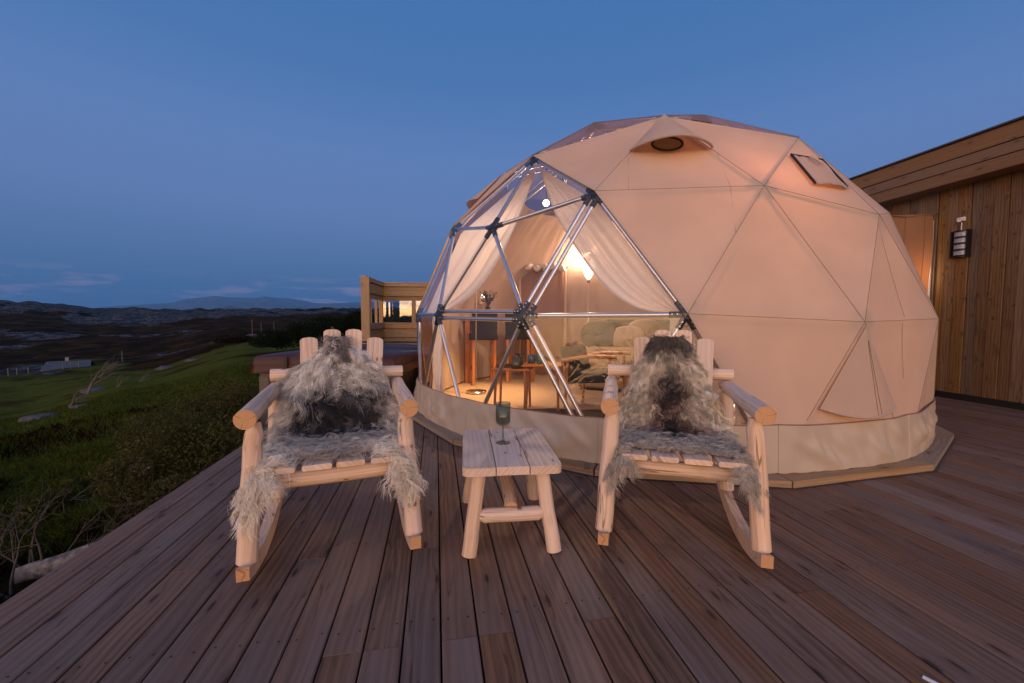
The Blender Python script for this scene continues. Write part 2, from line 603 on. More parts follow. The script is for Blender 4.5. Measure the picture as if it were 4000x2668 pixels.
def emit(name, col, strength):
    m_, gg, out = newmat(name)
    e = gg.n('ShaderNodeEmission', {'Color': (*col, 1), 'Strength': strength})
    gg.set(out, 'Surface', e.outputs[0])
    return m_


M_shade = emit('lit_lamp_shade', (1, .80, .52), 9)
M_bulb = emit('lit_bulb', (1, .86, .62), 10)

# ------------------------------------------------------------------ numpy noise for the ground
_perm = nrs.permutation(512)


def vnoise(x, y):
    xi = np.floor(x).astype(int); yi = np.floor(y).astype(int)
    xf = x - xi; yf = y - yi
    u = xf * xf * (3 - 2 * xf); v = yf * yf * (3 - 2 * yf)
    h = lambda a, b: _perm[(_perm[a & 511] + b) & 511] / 511.0
    return (h(xi, yi) * (1 - u) + h(xi + 1, yi) * u) * (1 - v) + (h(xi, yi + 1) * (1 - u) + h(xi + 1, yi + 1) * u) * v


def fbm(x, y, o=4, gain=.5):
    s = np.zeros_like(x, dtype=float); a = .5; t = 0
    for i in range(o):
        s += a * vnoise(x * 2 ** i + 17 * i, y * 2 ** i + 31 * i); t += a; a *= gain
    return s / t


# height table: azimuth (deg from +Y, negative = left), distance -> z
RT = np.array([0, 2.5, 6, 12, 20, 35, 60, 110, 200, 320, 450, 560, 700, 900, 1200.])
ZT = {
    -180: [-.9, -.9, -1.0, -1.5, -2.5, -4.5, -7, -9, -10, -8, -4, 0, 3, 4, 0],
    -100: [-.8, -.85, -1.1, -1.8, -3.0, -5.5, -8.5, -12, -13, -12, -6, 2, 6, 5, 0],
    -60: [-.75, -.8, -1.1, -1.6, -2.5, -4.9, -7.9, -11.5, -13.3, -11.5, -4, 8, 16, 16, 4],
    -51: [-.75, -.8, -1.05, -1.5, -2.3, -4.5, -7.5, -11.0, -13, -11, -3, 9, 15, 14, 4],
    -43: [-.75, -.75, -.95, -1.25, -1.8, -3.2, -6.0, -9.6, -11.5, -9.5, -4, 5, 11, 11, 3],
    -32: [-.75, -.75, -.85, -1.0, -1.2, -1.9, -3.1, -5.2, -6.2, -4.6, 0, 6, 10, 10, 3],
    -20: [-.75, -.75, -.8, -.9, -1.1, -1.4, -2.1, -3.5, -4.0, -2.0, 4, 11, 13, 11, 3],
    0: [-.75, -.75, -.8, -.9, -1.1, -1.4, -2.1, -3.0, -3.5, -2.0, 2, 5, 7, 7, 3],
    60: [-.75, -.75, -.8, -.9, -1.1, -1.4, -2.1, -3.0, -3.5, -2.0, 2, 5, 7, 7, 3],
    120: [-.8, -.8, -.9, -1.2, -1.8, -3, -5, -8, -9, -6, -2, 2, 4, 4, 2],
    180: [-.9, -.9, -1.0, -1.5, -2.5, -4.5, -7, -9, -10, -8, -4, 0, 3, 4, 0],
}
AZK = np.array(sorted(ZT))
ZM = np.array([ZT[a] for a in AZK], dtype=float)


def ground(x, y):
    x = np.asarray(x, float); y = np.asarray(y, float)
    r = np.hypot(x, y)
    az = np.degrees(np.arctan2(x, y))
    rr = np.interp(r, RT, np.arange(len(RT)))
    i0 = np.clip(rr.astype(int), 0, len(RT) - 2); f = rr - i0
    f = f * f * (3 - 2 * f) * .5 + f * .5
    ai = np.interp(az, AZK, np.arange(len(AZK)))
    a0 = np.clip(ai.astype(int), 0, len(AZK) - 2); fa = ai - a0
    fa = fa * fa * (3 - 2 * fa)
    z = (ZM[a0, i0] * (1 - f) + ZM[a0, i0 + 1] * f) * (1 - fa) + (ZM[a0 + 1, i0] * (1 - f) + ZM[a0 + 1, i0 + 1] * f) * fa
    amp = np.interp(r, [0, 3, 8, 25, 60, 150, 350, 500, 900], [.02, .06, .18, .5, 1.3, 2.9, 4.2, 8.5, 10])
    wl = np.interp(r, [0, 10, 40, 150, 500, 900], [1.6, 3.5, 9, 22, 70, 90])
    n1 = fbm(x / 24 + 3.3, y / 24 + 9.1, 5) - .5
    n2 = fbm(x / 2.1 + 7, y / 2.1, 4) - .5
    n3 = fbm(x / 85 + 5, y / 85 + 2, 5, .55) - .5
    z = z + np.where(r < 40, n2, 0) * np.clip(amp, 0, .5) * .8 + n1 * amp * np.clip((r - 8) / 40, 0, 1) + \
        n3 * amp * 1.6 * np.clip((r - 50) / 200, 0, 1)
    n4 = np.abs(fbm(x / 30 + 1, y / 30 + 4, 4) - .5) * 2
    z = z + np.clip((r - 300) / 150, 0, 1) * (.25 - n4) * 6.0
    return z


def ground1(x, y):
    return float(ground(np.array([x]), np.array([y]))[0])


# ------------------------------------------------------------------ terrain
azs = np.concatenate([np.arange(-180, -76, 2.0), np.arange(-76, -8, .28), np.arange(-8, 180.1, 2.0)])
rs = np.concatenate([[0.0], np.geomspace(1.2, 1200, 190)])
A, Rr = np.meshgrid(np.radians(azs), rs)
gx = Rr * np.sin(A); gy = Rr * np.cos(A)
gz = ground(gx, gy)
nr_, na_ = gx.shape
idx = np.arange(nr_ * na_).reshape(nr_, na_)
quads = np.stack([idx[:-1, :-1], idx[:-1, 1:], idx[1:, 1:], idx[1:, :-1]], -1).reshape(-1, 4)[:, ::-1]
me = bpy.data.meshes.new('ground')
me.from_pydata(np.stack([gx, gy, gz], -1).reshape(-1, 3).tolist(), [], quads.tolist())
me.polygons.foreach_set('use_smooth', [True] * len(me.polygons))
# ground cover: rock, grass (rest heather)
azd = np.degrees(A)
rk = fbm(gx / 38 + 2, gy / 38 + 8, 5, .6)
rock = np.clip((rk - .5 + np.interp(Rr, [0, 60, 150, 300, 400, 520, 900], [-.4, -.14, -.12, -.11, -.03, .17, .22])) * 9, 0, 1)
gk = fbm(gx / 26 + 12, gy / 26 + 3, 4)
lat = -gx * .98 - gy * .18
knoll = np.interp(Rr, [0, 5, 10, 60, 95, 150, 220], [.12, .2, .42, .36, .16, .02, -.3])
grass = np.clip((gk - .5 + knoll + np.where((azd > -36) & (azd < -18) & (Rr > 60), .05, 0)) * 5, 0, 1) * (1 - rock)
at = me.attributes.new('cover', 'FLOAT_COLOR', 'POINT')
cov = np.stack([rock, grass, gk, np.ones_like(rock)], -1).reshape(-1, 4).astype(np.float32)
at.data.foreach_set('color', cov.ravel())
m_, gg, out = newmat('moorland')
cv_ = gg.n('ShaderNodeAttribute', attribute_name='cover').outputs['Color']
sp_ = gg.n('ShaderNodeSeparateColor', {0: cv_})
po = gg.n('ShaderNodeNewGeometry').outputs['Position']
n1 = gg.noise(po, .9, 8, .65); n2 = gg.noise(po, 9, 5, .7); n3 = gg.noise(po, .13, 6, .6)
heather = gg.mix(gg.mapr(n1, .35, .65, 0, 1), (.046, .024, .012), (.024, .018, .007))
heather = gg.mix(gg.mapr(n3, .5, .68, 0, .8), heather, (.065, .034, .013))
grassc = gg.mix(gg.mapr(n2, .3, .7, 0, 1), (.044, .063, .010), (.098, .108, .022))
grassc = gg.mix(gg.mapr(n3, .50, .66, 0, .7), grassc, (.030, .026, .008))
rockc = gg.mix(gg.mapr(n1, .35, .65, 0, 1), (.15, .165, .19), (.022, .022, .024))
rockc = gg.mix(gg.mapr(n2, .5, .7, 0, .7), rockc, (.035, .03, .022))
gf = gg.mapr(gg.math('ADD', sp_.outputs[1], gg.math('MULTIPLY', gg.math('SUBTRACT', n1, .5), .9)), .35, .65, 0, 1)
n4 = gg.noise(gg.vmul(po, (1, 1, 3.0)), .075, 10, .72)
n5 = gg.noise(gg.vmul(po, (1, 1, 6.0)), .22, 8, .7)
rockc = gg.mix(gg.mapr(n5, .42, .56, 0, .92), rockc, (.018, .017, .016))
rf = gg.mapr(gg.math('ADD', sp_.outputs[0], gg.math('ADD', gg.math('MULTIPLY', gg.math('SUBTRACT', n4, .5), 2.6), gg.math('MULTIPLY', gg.math('SUBTRACT', n1, .5), .8))), .50, .66, 0, 1)
n6 = gg.noise(po, .16, 8, .68)
grassc = gg.mix(gg.mapr(n6, .48, .64, 0, .85), grassc, heather)
heather = gg.mix(gg.mapr(n4, .42, .60, .75, 0), heather, (.006, .006, .004))
col = gg.mix(gf, heather, grassc)
col = gg.mix(rf, col, rockc)
b = gg.n('ShaderNodeBump', {'Height': gg.math('ADD', gg.math('MULTIPLY', n1, 1.0), gg.math('MULTIPLY', n2, .15)), 'Strength': .9, 'Distance': .6})
p = principled(gg, out, Base_Color=col, Roughness=1.0)
gg.set(p, 'Specular IOR Level', 0.0)
gg.set(p, 'Normal', b.outputs[0])
M_moor = m_
me.materials.append(M_moor)
link('ground', me, kind='structure')

# sea / low land out to the horizon
mb = MB()
sx_ = [-18500, -9000, -3000, -1000, 0, 1000, 3000, 9000, 21500]
sy_ = [-1800, -1000, 0, 1000, 3000, 8000, 14000, 22000]
mb.grid([[(x, y, -14.0) for x in sx_] for y in sy_])
m_, gg, out = newmat('sea_water')
po = gg.n('ShaderNodeNewGeometry').outputs['Position']
b = gg.n('ShaderNodeBump', {'Height': gg.noise(po, .08, 4, .6), 'Strength': .2, 'Distance': 2.0})
p = principled(gg, out, Base_Color=(.02, .035, .05), Roughness=.25)
gg.set(p, 'Normal', b.outputs[0])
mb.build('sea', m_, kind='structure')

# distant mountains, their outline in degrees above the horizon
m_, gg, out = newmat('mountain_moor')
po = gg.n('ShaderNodeNewGeometry').outputs['Position']
mc = gg.mix(gg.mapr(gg.noise(po, .004, 8, .65), .38, .62, 0, 1), (.022, .024, .022), (.075, .08, .085))
p = principled(gg, out, Base_Color=mc, Roughness=1.0)
gg.set(p, 'Normal', gg.n('ShaderNodeBump', {'Height': gg.noise(po, .0035, 8, .7), 'Strength': .6, 'Distance': 120}).outputs[0])
M_mount = m_


def ridge(name, prof, r0, depth, seed, rough=.04):
    azr = np.arange(prof[0][0], prof[-1][0] + .01, .12)
    el = np.interp(azr, [q[0] for q in prof], [q[1] for q in prof])
    fr = np.linspace(-1, 1, 29)
    pts_, ny = [], []
    for f in fr:
        r = r0 + f * depth
        env = (1 - abs(f) ** 1.6)
        a = np.radians(azr)
        X = r * np.sin(a); Y = r * np.cos(a)
        nz = fbm(X / (depth * .35) + seed, Y / (depth * .35), 6, .55) - .5
        h = r0 * np.tan(np.radians(el)) * (env + nz * .55 * (1 - .75 * max(0, 1 - abs(f) * 2.5)) * (1 if f < 0 else .6)) 
        h = np.where(el < .02, 0, h) - 15
        if abs(f) < .08:
            h = r0 * np.tan(np.radians(el)) + nz * r0 * rough * .05 - 0
        pts_.append([(X[i], Y[i], h[i]) for i in range(len(a))])
    mb = MB()
    mb.grid(pts_)
    return mb.build(name, M_mount, kind='structure')


def pa(px, py):
    """photo outline point -> azimuth and elevation in degrees"""
    return (math.degrees(math.atan((px - 2000) / 1620)), math.degrees(math.atan((1243 - py) / 1620 * math.cos(math.atan((px - 2000) / 1620)))))


ridge('mountains', [(-52, .0), pa(330, 1212), pa(446, 1203), pa(560, 1196), pa(670, 1189), pa(740, 1172), pa(841, 1161), pa(900, 1166), pa(1000, 1168),
                   pa(1032, 1162), pa(1080, 1166), pa(1134, 1170), pa(1180, 1176), pa(1229, 1187), pa(1275, 1189), pa(1333, 1187), pa(1386, 1183),
                   pa(1415, 1186), pa(1500, 1180), pa(1650, 1190), (5, 2.0), (25, 2.2), (48, 1.5), (70, .8), (80, 0)], 16000, 4200, 3.0)
ridge('foothills', [(-36, 0), pa(760, 1222), pa(900, 1200), pa(960, 1210), pa(1080, 1222), pa(1180, 1205), pa(1260, 1222), pa(1330, 1210), pa(1420, 1205), (-10, 1.0), (0, 0)], 7000, 1600, 9.0)

# ------------------------------------------------------------------ deck
DY = R_(10.42)
dd = Vector((-math.sin(DY), math.cos(DY), 0))      # along the boards
dn = Vector((math.cos(DY), math.sin(DY), 0))       # across the boards
PITCH, BW, BT = .1302, .1235, .028
s_ref = dn.dot(Vector((-.275, 1.553, 0)))
s_left = dn.dot(Vector((-2.00, 1.553, 0)))
k0 = round((s_left - s_ref) / PITCH)
s_wall = 7.25
deck = struct_empty('deck')
TUB = (Vector((-3.12, 5.02, 0)), R_(-4))
plank_meshes = {}
row = 0
k = k0
n_planks = 0
while s_ref + (k + 1) * PITCH < s_wall:
    s0 = s_ref + k * PITCH
    sc_c = s0 + PITCH / 2
    t0, t1 = -1.6, 13.1
    spans = [(t0, t1)]
    # the hot tub is let into the deck
    if sc_c < dn.dot(Vector((-1.37, 5.9, 0))) + .02:
        spans = [(t0, 5.30), (7.62, t1)]
    # nothing shows under the dome's own floor
    cdome = Vector((1.712, 5.814, 0))
    dc = abs(sc_c - dn.dot(cdome))
    if dc < 2.75:
        half = math.sqrt(2.78 ** 2 - dc * dc)
        tcen = dd.dot(cdome)
        spans = [(t0, tcen - half), (tcen + half, t1)]
    for (a, b_) in spans:
        t = a
        first = True
        while t < b_ - .05:
            L = rng.choice([4.8, 5.4, 6.0]) if not first else rng.choice([1.8, 3.0, 3.6, 4.8, 5.4, 6.0])
            first = False
            e = min(t + L, b_)
            if b_ - e < .6:
                e = b_
            Lr = e - t - .003
            mb = MB()
            mb.seed = rng.random() * 20
            cpos = dn * sc_c + dd * ((t + e) / 2)
            M_ = Matrix((dd, -dn, Vector((0, 0, 1)))).transposed().to_4x4()
            mb.box((Lr, BW, BT), M_, 0, .004)
            o = mb.build('plank', M_deck, deck)
            o.location = (cpos.x, cpos.y, -BT / 2 + rng.uniform(-.0012, .0012))
            n_planks += 1
            t = e
    k += 1
# screw heads in pairs over every joist
mb = MB()
kk = k0
while s_ref + (kk + 1) * PITCH < s_wall:
    for tj in np.arange(-1.5, 8.0, .6):
        for q in (-.036, .036):
            c0 = dn * (s_ref + (kk + .5) * PITCH + q + rng.uniform(-.006, .006)) + dd * (tj + rng.uniform(-.012, .012))
            if (c0 - Vector((1.712, 5.814, 0))).length < 3.1 or c0.length > 6.5:
                continue
            r0 = .0042
            vs_ = [c0 + Vector((r0 * math.cos(a), r0 * math.sin(a), .0018)) for a in (0, 1.05, 2.1, 3.14, 4.19, 5.24)]
            mb.add(vs_, [[0, 1, 2, 3, 4, 5]], [(0, 0, 0)] * 6)
    kk += 1
mb.build('screws', M_dark_gap, deck, kind='stuff')
# dark joists and void under the boards
mb = MB()
for tj in np.arange(-1.5, 13, .6):
    c0 = dn * ((s_left + s_wall) / 2) + dd * tj
    M_ = Matrix((dn, dd, Vector((0, 0, 1)))).transposed().to_4x4()
    M_.translation = c0 + Vector((0, 0, -.14))
    mb.box((s_wall - s_left - .1, .048, .20), M_, 0)
mb.build('joist', M_dark_gap, deck, kind='stuff')
mb = MB()
M_ = Matrix((dd, -dn, Vector((0, 0, 1)))).transposed().to_4x4()
M_.translation = dn * (s_left + .012) + dd * 1.8 + Vector((0, 0, -.13))
mb.box((6.6, .028, .195), M_, 0)
mb.build('rim_board', M_deck, deck)

# ------------------------------------------------------------------ dome frame geometry (three-frequency icosahedral)
def geo():
    V = [(0, 0, 1)]
    lat_ = math.atan(.5)
    for k in range(5):
        a = 2 * PI * k / 5
        V.append((math.cos(a) * math.cos(lat_), math.sin(a) * math.cos(lat_), math.sin(lat_)))
    for k in range(5):
        a = 2 * PI * (k + .5) / 5
        V.append((math.cos(a) * math.cos(lat_), math.sin(a) * math.cos(lat_), -math.sin(lat_)))
    V.append((0, 0, -1))
    V = [Vector(v) for v in V]
    F_ = []
    for k in range(5):
        n = (k + 1) % 5
        F_ += [(0, 1 + k, 1 + n), (1 + k, 6 + k, 1 + n), (6 + k, 6 + n, 1 + n), (11, 6 + n, 6 + k)]
    P = []

    def add(p):
        p = p.normalized()
        for i, q in enumerate(P):
            if (p - q).length < 1e-5:
                return i
        P.append(p)
        return len(P) - 1
    T = []
    for a, b, c in F_:
        ix = {}
        for i in range(4):
            for j in range(4 - i):
                ix[i, j] = add((V[a] * i + V[b] * j + V[c] * (3 - i - j)) / 3)
        for i in range(3):
            for j in range(3 - i):
                T.append((ix[i, j], ix[i + 1, j], ix[i, j + 1]))
                if i + j < 2:
                    T.append((ix[i + 1, j], ix[i + 1, j + 1], ix[i, j + 1]))
    return P, T


GP, GT = geo()
DC = Vector((1.7124, 5.8137, 1.12 - .5272))
DROT = 2.6663
DR = 3.0
TW = {4: (-.0269, -.001, -.0181), 30: (-.0392, -.0004, -.0063), 0: (.0077, .0017, .0302), 16: (.0156, .0017, .0311), 10: (.02, .0026, .0461),
      36: (-.0197, -.0004, -.0068), 13: (-.0044, .0004, .0067), 19: (-.011, -.0009, -.0156), 32: (-.0042, .0005, .0081), 31: (.0044, 0, .0005),
      29: (.0042, -.0012, -.022), 28: (.0163, .0007, .0122), 34: (0, -.0006, -.0114), 37: (-.0083, .0007, .0129)}
RM = Matrix.Rotation(DROT, 3, 'Z')


def DV(i, off=0.0):
    p = RM @ GP[i]
    return DC + p * (DR + off) + Vector(TW.get(i, (0, 0, 0)))


tris = [t for t in GT if min(GP[i].z for i in t) > -.3]
CLEAR = [{4, 30, 0}, {4, 0, 1}, {30, 0, 16}, {0, 16, 10}, {0, 10, 1}, {1, 10, 13}, {30, 16, 36}, {16, 36, 17}, {36, 17, 35},
         {16, 17, 19}, {16, 19, 10}, {10, 19, 11}, {10, 13, 11}, {13, 11, 14}]
CAP = {i for i in range(len(GP)) if GP[i].z > .71}
front_v = set().union(*CLEAR)
edges = {}
for t in tris:
    for a, b_ in ((t[0], t[1]), (t[1], t[2]), (t[2], t[0])):
        edges.setdefault((min(a, b_), max(a, b_)), []).append(t)

dome = thing('dome_tent', 'large tan canvas geodesic dome tent with clear triangular front window, lit from inside', 'dome tent', DC - Vector((0, 0, DC.z)))
D0 = Vector(dome.location)


def dl(p):
    return Vector(p) - D0


def tri_sheet(A_, B_, C_, n, sag, out_dir):
    mb = MB()
    rows = []
    idxm = {}
    vs_, gcs = [], []
    for i in range(n + 1):
        for j in range(n + 1 - i):
            kx = n - i - j
            wts = (i / n, j / n, kx / n)
            p = A_ * wts[0] + B_ * wts[1] + C_ * wts[2]
            bub = 27 * wts[0] * wts[1] * wts[2]
            p = p + out_dir * (-sag * bub)
            idxm[i, j] = len(vs_)
            vs_.append(p)
            gcs.append((p.x, p.y, p.z))
    fs = []
    for i in range(n):
        for j in range(n - i):
            fs.append([idxm[i, j], idxm[i + 1, j], idxm[i, j + 1]])
            if i + j < n - 1:
                fs.append([idxm[i + 1, j], idxm[i + 1, j + 1], idxm[i, j + 1]])
    # outward facing
    nrm = (vs_[fs[0][1]] - vs_[fs[0][0]]).cross(vs_[fs[0][2]] - vs_[fs[0][0]])
    if nrm.dot(out_dir) < 0:
        fs = [f[::-1] for f in fs]
    mb.add(vs_, fs, gcs, 0, True)
    return mb


OFF = .036
n_c = 0
for t in tris:
    st = set(t)
    A_, B_, C_ = [dl(DV(i, OFF)) for i in t]
    od = (A_ + B_ + C_)
    od = (Vector((DC.x, DC.y, DC.z)) - D0)
    cen = (A_ + B_ + C_) / 3
    od = (cen - od).normalized()
    if st in CLEAR:
        A_, B_, C_ = [dl(DV(i, .028)) for i in t]
        tri_sheet(A_, B_, C_, 4, .006, od).build('clear_pane', M_vinyl, dome)
    elif st <= CAP:
        A_, B_, C_ = [dl(DV(i, .045)) for i in t]
        tri_sheet(A_, B_, C_, 4, .008, od).build('roof_pane', M_roofvinyl, dome)
    else:
        tri_sheet(A_, B_, C_, 6, .010, od).build('canvas_panel', M_canvas, dome)

front_edges = set()
for s_ in CLEAR:
    l_ = sorted(s_)
    for a, b_ in ((l_[0], l_[1]), (l_[1], l_[2]), (l_[0], l_[2])):
        front_edges.add((a, b_))
DOUBLE = {(16, 30), (10, 16), (16, 17)}


def seg_tube(mb, a, b_, r, n=8, smooth=True, mat=0, cap=False):
    mb.tube([a, b_], r, n, cap, mat, smooth=smooth)


for (a, b_), ts in edges.items():
    pa_, pb_ = dl(DV(a)), dl(DV(b_))
    d = (pb_ - pa_).normalized()
    mid = (pa_ + pb_) / 2
    ro = (mid - (DC - D0)).normalized()
    side = d.cross(ro).normalized()
    vis = (a, b_) in front_edges
    offs = (-.034, .034) if (a, b_) in DOUBLE else (0.0,)
    for q in offs:
        mb = MB()
        rin = Vector((0, 0, 0)) if vis else ro * -.035
        e0, e1 = pa_ + d * .05 + side * q + rin, pb_ - d * .05 + side * q + rin
        seg_tube(mb, e0, e1, .0185 if vis else .013, 12 if vis else 6)
        mb.build('strut', M_alu, dome)
    # stitched seam on the canvas along edges that are not inside the window
    isc = [set(t) in CLEAR for t in ts]
    iscap = [set(t) <= CAP for t in ts]
    if not all(isc) and GP[a].z + GP[b_].z > -.3:
        sa, sb = dl(DV(a, OFF + .001)), dl(DV(b_, OFF + .001))
        mb = MB()
        N_ = 12
        pts = [sa.lerp(sb, i / N_) for i in range(N_ + 1)]
        pts = [p_ for p_ in pts if p_.z > .36]
        if len(pts) < 2:
            continue
        mb.tube(pts, .0019 if all(iscap) is False else .009, 5, False, smooth=True)
        mb.build('seam', M_seam if not all(iscap) else M_alu, dome)
    elif all(isc):
        # welded joint strip between clear panes
        sa, sb = dl(DV(a, .031)), dl(DV(b_, .031))
nb = {}
for a, b_ in edges:
    nb.setdefault(a, []).append(b_)
    nb.setdefault(b_, []).append(a)
for v_ in nb:
    p0 = dl(DV(v_))
    ro = (p0 - (DC - D0)).normalized()
    vis = v_ in front_v
    mb = MB()
    n_ = 10 if vis else 5
    mb.tube([p0 - ro * .03, p0 + ro * .022], [.040, .036], n_, True, smooth=False)
    bolts = MB()
    for u_ in nb[v_]:
        d = (dl(DV(u_)) - p0).normalized()
        side = d.cross(ro).normalized()
        key = (min(u_, v_), max(u_, v_))
        for q in ((-.034, .034) if key in DOUBLE else (0.0,)):
            mb.tube([p0 + d * .02 + side * q, p0 + d * .115 + side * q], [.024, .0235], n_, True, smooth=True)
            if vis:
                for tt in (.065, .1):
                    c_ = p0 + d * tt + side * q + ro * .0225
                    bolts.tube([c_, c_ + ro * .005], .0055, 6, True)
    h = mb.build('hub', M_black, dome)
    if vis and bolts.v:
        bolts.build('bolt', M_bolt, h)

# flat-felled seams inside the big panels
for (p1, p2) in (((1.707, 3.535, 2.493), (1.677, 3.249, 2.131)), ((1.678, 3.252, 2.132), (1.638, 3.077, 1.743)), ((.998, 3.654, 2.511), (.927, 3.369, 2.142)),
                 ((2.911, 3.346, 1.879), (3.029, 3.207, 1.141)), ((2.989, 3.178, 1.092), (3.012, 3.165, .664))):
    mb = MB()
    a, b_ = dl(p1), dl(p2)
    inw = (DC - D0 - a).normalized() * .004
    mb.tube([a, a.lerp(b_, .25) + inw, a.lerp(b_, .5) + inw * 1.3, a.lerp(b_, .75) + inw, b_], .0013, 4, False)
    mb.build('seam', M_seam, dome)

# skirt: fifteen wrinkled vinyl lengths hanging to the platform
base_ids = sorted([i for i in range(len(GP)) if -.2 < GP[i].z < -.1], key=lambda i: math.atan2(GP[i].y, GP[i].x))
bang = [math.atan2(GP[i].y, GP[i].x) + DROT for i in base_ids]
from mathutils.geometry import intersect_ray_tri
low_tris = [[DV(i, .037) - D0 for i in t] for t in tris if min(GP[i].z for i in t) < 0]


def skirt_r(a):
    d = Vector((math.cos(a), math.sin(a), 0))
    best = 2.93
    for t in low_tris:
        h_ = intersect_ray_tri(t[0], t[1], t[2], d, Vector((0, 0, .385)), True)
        if h_ is not None and h_.dot(d) > 0:
            best = max(best, h_.dot(d))
    return best


for q in range(15):
    a0_, a1_ = bang[q], bang[(q + 1) % 15]
    if a1_ < a0_:
        a1_ += 2 * PI
    nu, nv = 40, 12
    rows = []
    for i in range(nv + 1):
        v = i / nv
        z = .385 * (1 - v) + .052 * v
        rowp = []
        for j in range(nu + 1):
            u = j / nu
            az0 = a0_ + (a1_ - a0_) * u
            r_v = (skirt_r(az0) + .007) * (1 - v) + (2.995 - .020 * math.sin(PI * u)) * v
            pA = Vector((math.cos(a0_), math.sin(a0_), 0)); pB = Vector((math.cos(a1_), math.sin(a1_), 0))
            p_ = Vector((math.cos(az0) * r_v, math.sin(az0) * r_v, 0))
            nd = ((pA + pB) / 2).normalized()
            s_arc = (q + u) * 1.25
            ed = min(u, 1 - u) * 6
            ed = min(1, ed) ** 1.2
            fold = mnoise.noise(Vector((s_arc * 6.5 + v * 2.6 * (1 if q % 2 else -1), v * .9, q * 1.7)))
            fold2 = mnoise.noise(Vector((s_arc * 14 - v * 2.5, v * 1.8, q * 3.1 + 5)))
            amp = (.022 + .05 * v * (1 - v) * 2) * ed * (.25 + .75 * min(1, v * 2)) * (.6 + .4 * min(1, (1 - v) * 4))
            zz = z - .012 * math.sin(PI * u) * (1 - v) + (.012 * fold2 if i == nv else 0)
            rowp.append(p_ + nd * (amp * max(-.2, fold * .9 + fold2 * .8 + .2) + .006) + Vector((0, 0, zz)))
        rows.append(rowp)
    mb = MB()
    mb.grid(rows)
    sk = mb.build('skirt_panel', M_skirt, dome)
    mb = MB()
    mb.tube([rows[0][j] + Vector((0, 0, .004)) for j in range(0, nu + 1, 4)], .004, 4, False)
    mb.build('hem', M_seam, sk)
    mb = MB()
    mb.tube([rows[i][0] for i in range(nv + 1)], .005, 4, False)
    mb.build('weld', M_skirt, sk)

# hooded vent high on the front, under vertex 32
def DVo(i, o=OFF):
    return dl(DV(i, o))


J, Bv, Mv = DVo(32, .05), DVo(30, .05), DVo(29, .05)
lc, rc = J.lerp(Bv, .52), J.lerp(Mv, .53)
nrm = (Bv - J).cross(Mv - J).normalized()
if nrm.dot((J + Bv + Mv) / 3 - (DC - D0)) < 0:
    nrm = -nrm
rows = []
for i in range(13):
    v = i / 12
    rowp = []
    for j in range(25):
        u = j / 24
        p_ = J.lerp(lc.lerp(rc, u), v)
        arch = math.sin(PI * u) ** .8
        p_ = p_ + nrm * (.20 * arch * v ** 1.2 + .006) - (J - (lc + rc) / 2).normalized() * (.15 * arch * v * v)
        rowp.append(p_)
    rows.append(rowp)
mb = MB()
mb.grid(rows)
hood = mb.build('vent_hood', M_canvas, dome)
mb = MB()
mb.tube(rows[-1], .011, 6, True)
mb.build('hood_hem', M_canvas, hood)
mb = MB()
cx_ = J.lerp(lc.lerp(rc, .46), .90) + nrm * .016
ax1 = (rc - lc).normalized(); ax2 = (J - (lc + rc) / 2).normalized()
ring = [cx_ + ax1 * (.125 * math.cos(a)) + ax2 * (.10 * math.sin(a)) for a in np.linspace(0, 2 * PI, 25)]
mb.add([cx_] + ring, [[0, i + 1, i + 2] for i in range(24)], [(0, 0, 0)] * 26, 0, True)
vm = mb.build('vent_mesh', canvas('vent_mesh_cloth', (.42, .33, .22), .3), dome)
mb = MB()
mb.tube(ring, .011, 6, False)
mb.build('vent_rim', M_black, vm)

# zipped window flap to the right of the vent
def bary(w_, ids, off=.042):
    return sum((DVo(i, off) * a for i, a in zip(ids, w_)), Vector((0, 0, 0)))


ids_ = (31, 29, 28)
q1 = bary((.5851, .383, .0319), ids_); q2 = bary((.6458, .0387, .3155), ids_)
q3 = bary((.256, .0919, .6521), ids_); q4 = bary((.1919, .4413, .3668), ids_)
wn = (q2 - q1).cross(q4 - q1).normalized()
if wn.dot(q1 - (DC - D0)) < 0:
    wn = -wn
rows = [[(q1.lerp(q2, j / 8)).lerp(q4.lerp(q3, j / 8), i / 8) + wn * (.012 + .02 * math.sin(PI * j / 8) * (i / 8) ** 2 + .006 * math.sin(j * 2.3 + i))
         for j in range(9)] for i in range(9)]
mb = MB()
mb.grid(rows)
wf = mb.build('window_flap', M_canvas, dome)
mb = MB()
for a, b_, r in ((q4, q1, .010), (q1, q2, .006), (q2, q3, .007)):
    mb.tube([a.lerp(b_, i / 6) + wn * .014 for i in range(7)], r, 6, True)
mb.build('zipper', M_black, wf)
mb = MB()
t1_ = bary((.5961, .2085, .1953), ids_) + wn * .03; t2_ = bary((.4947, .1813, .324), ids_) + wn * .045
mb.tube([t1_, t1_.lerp(t2_, .5) + wn * .006, t2_], [.012, .012, .010], 5, True)
mb.build('toggle', M_skirt, wf)
mb = MB()
mb.tube([rows[8][j] for j in range(9)], .008, 5, True)
mb.build('flap_hem', M_canvas, wf)

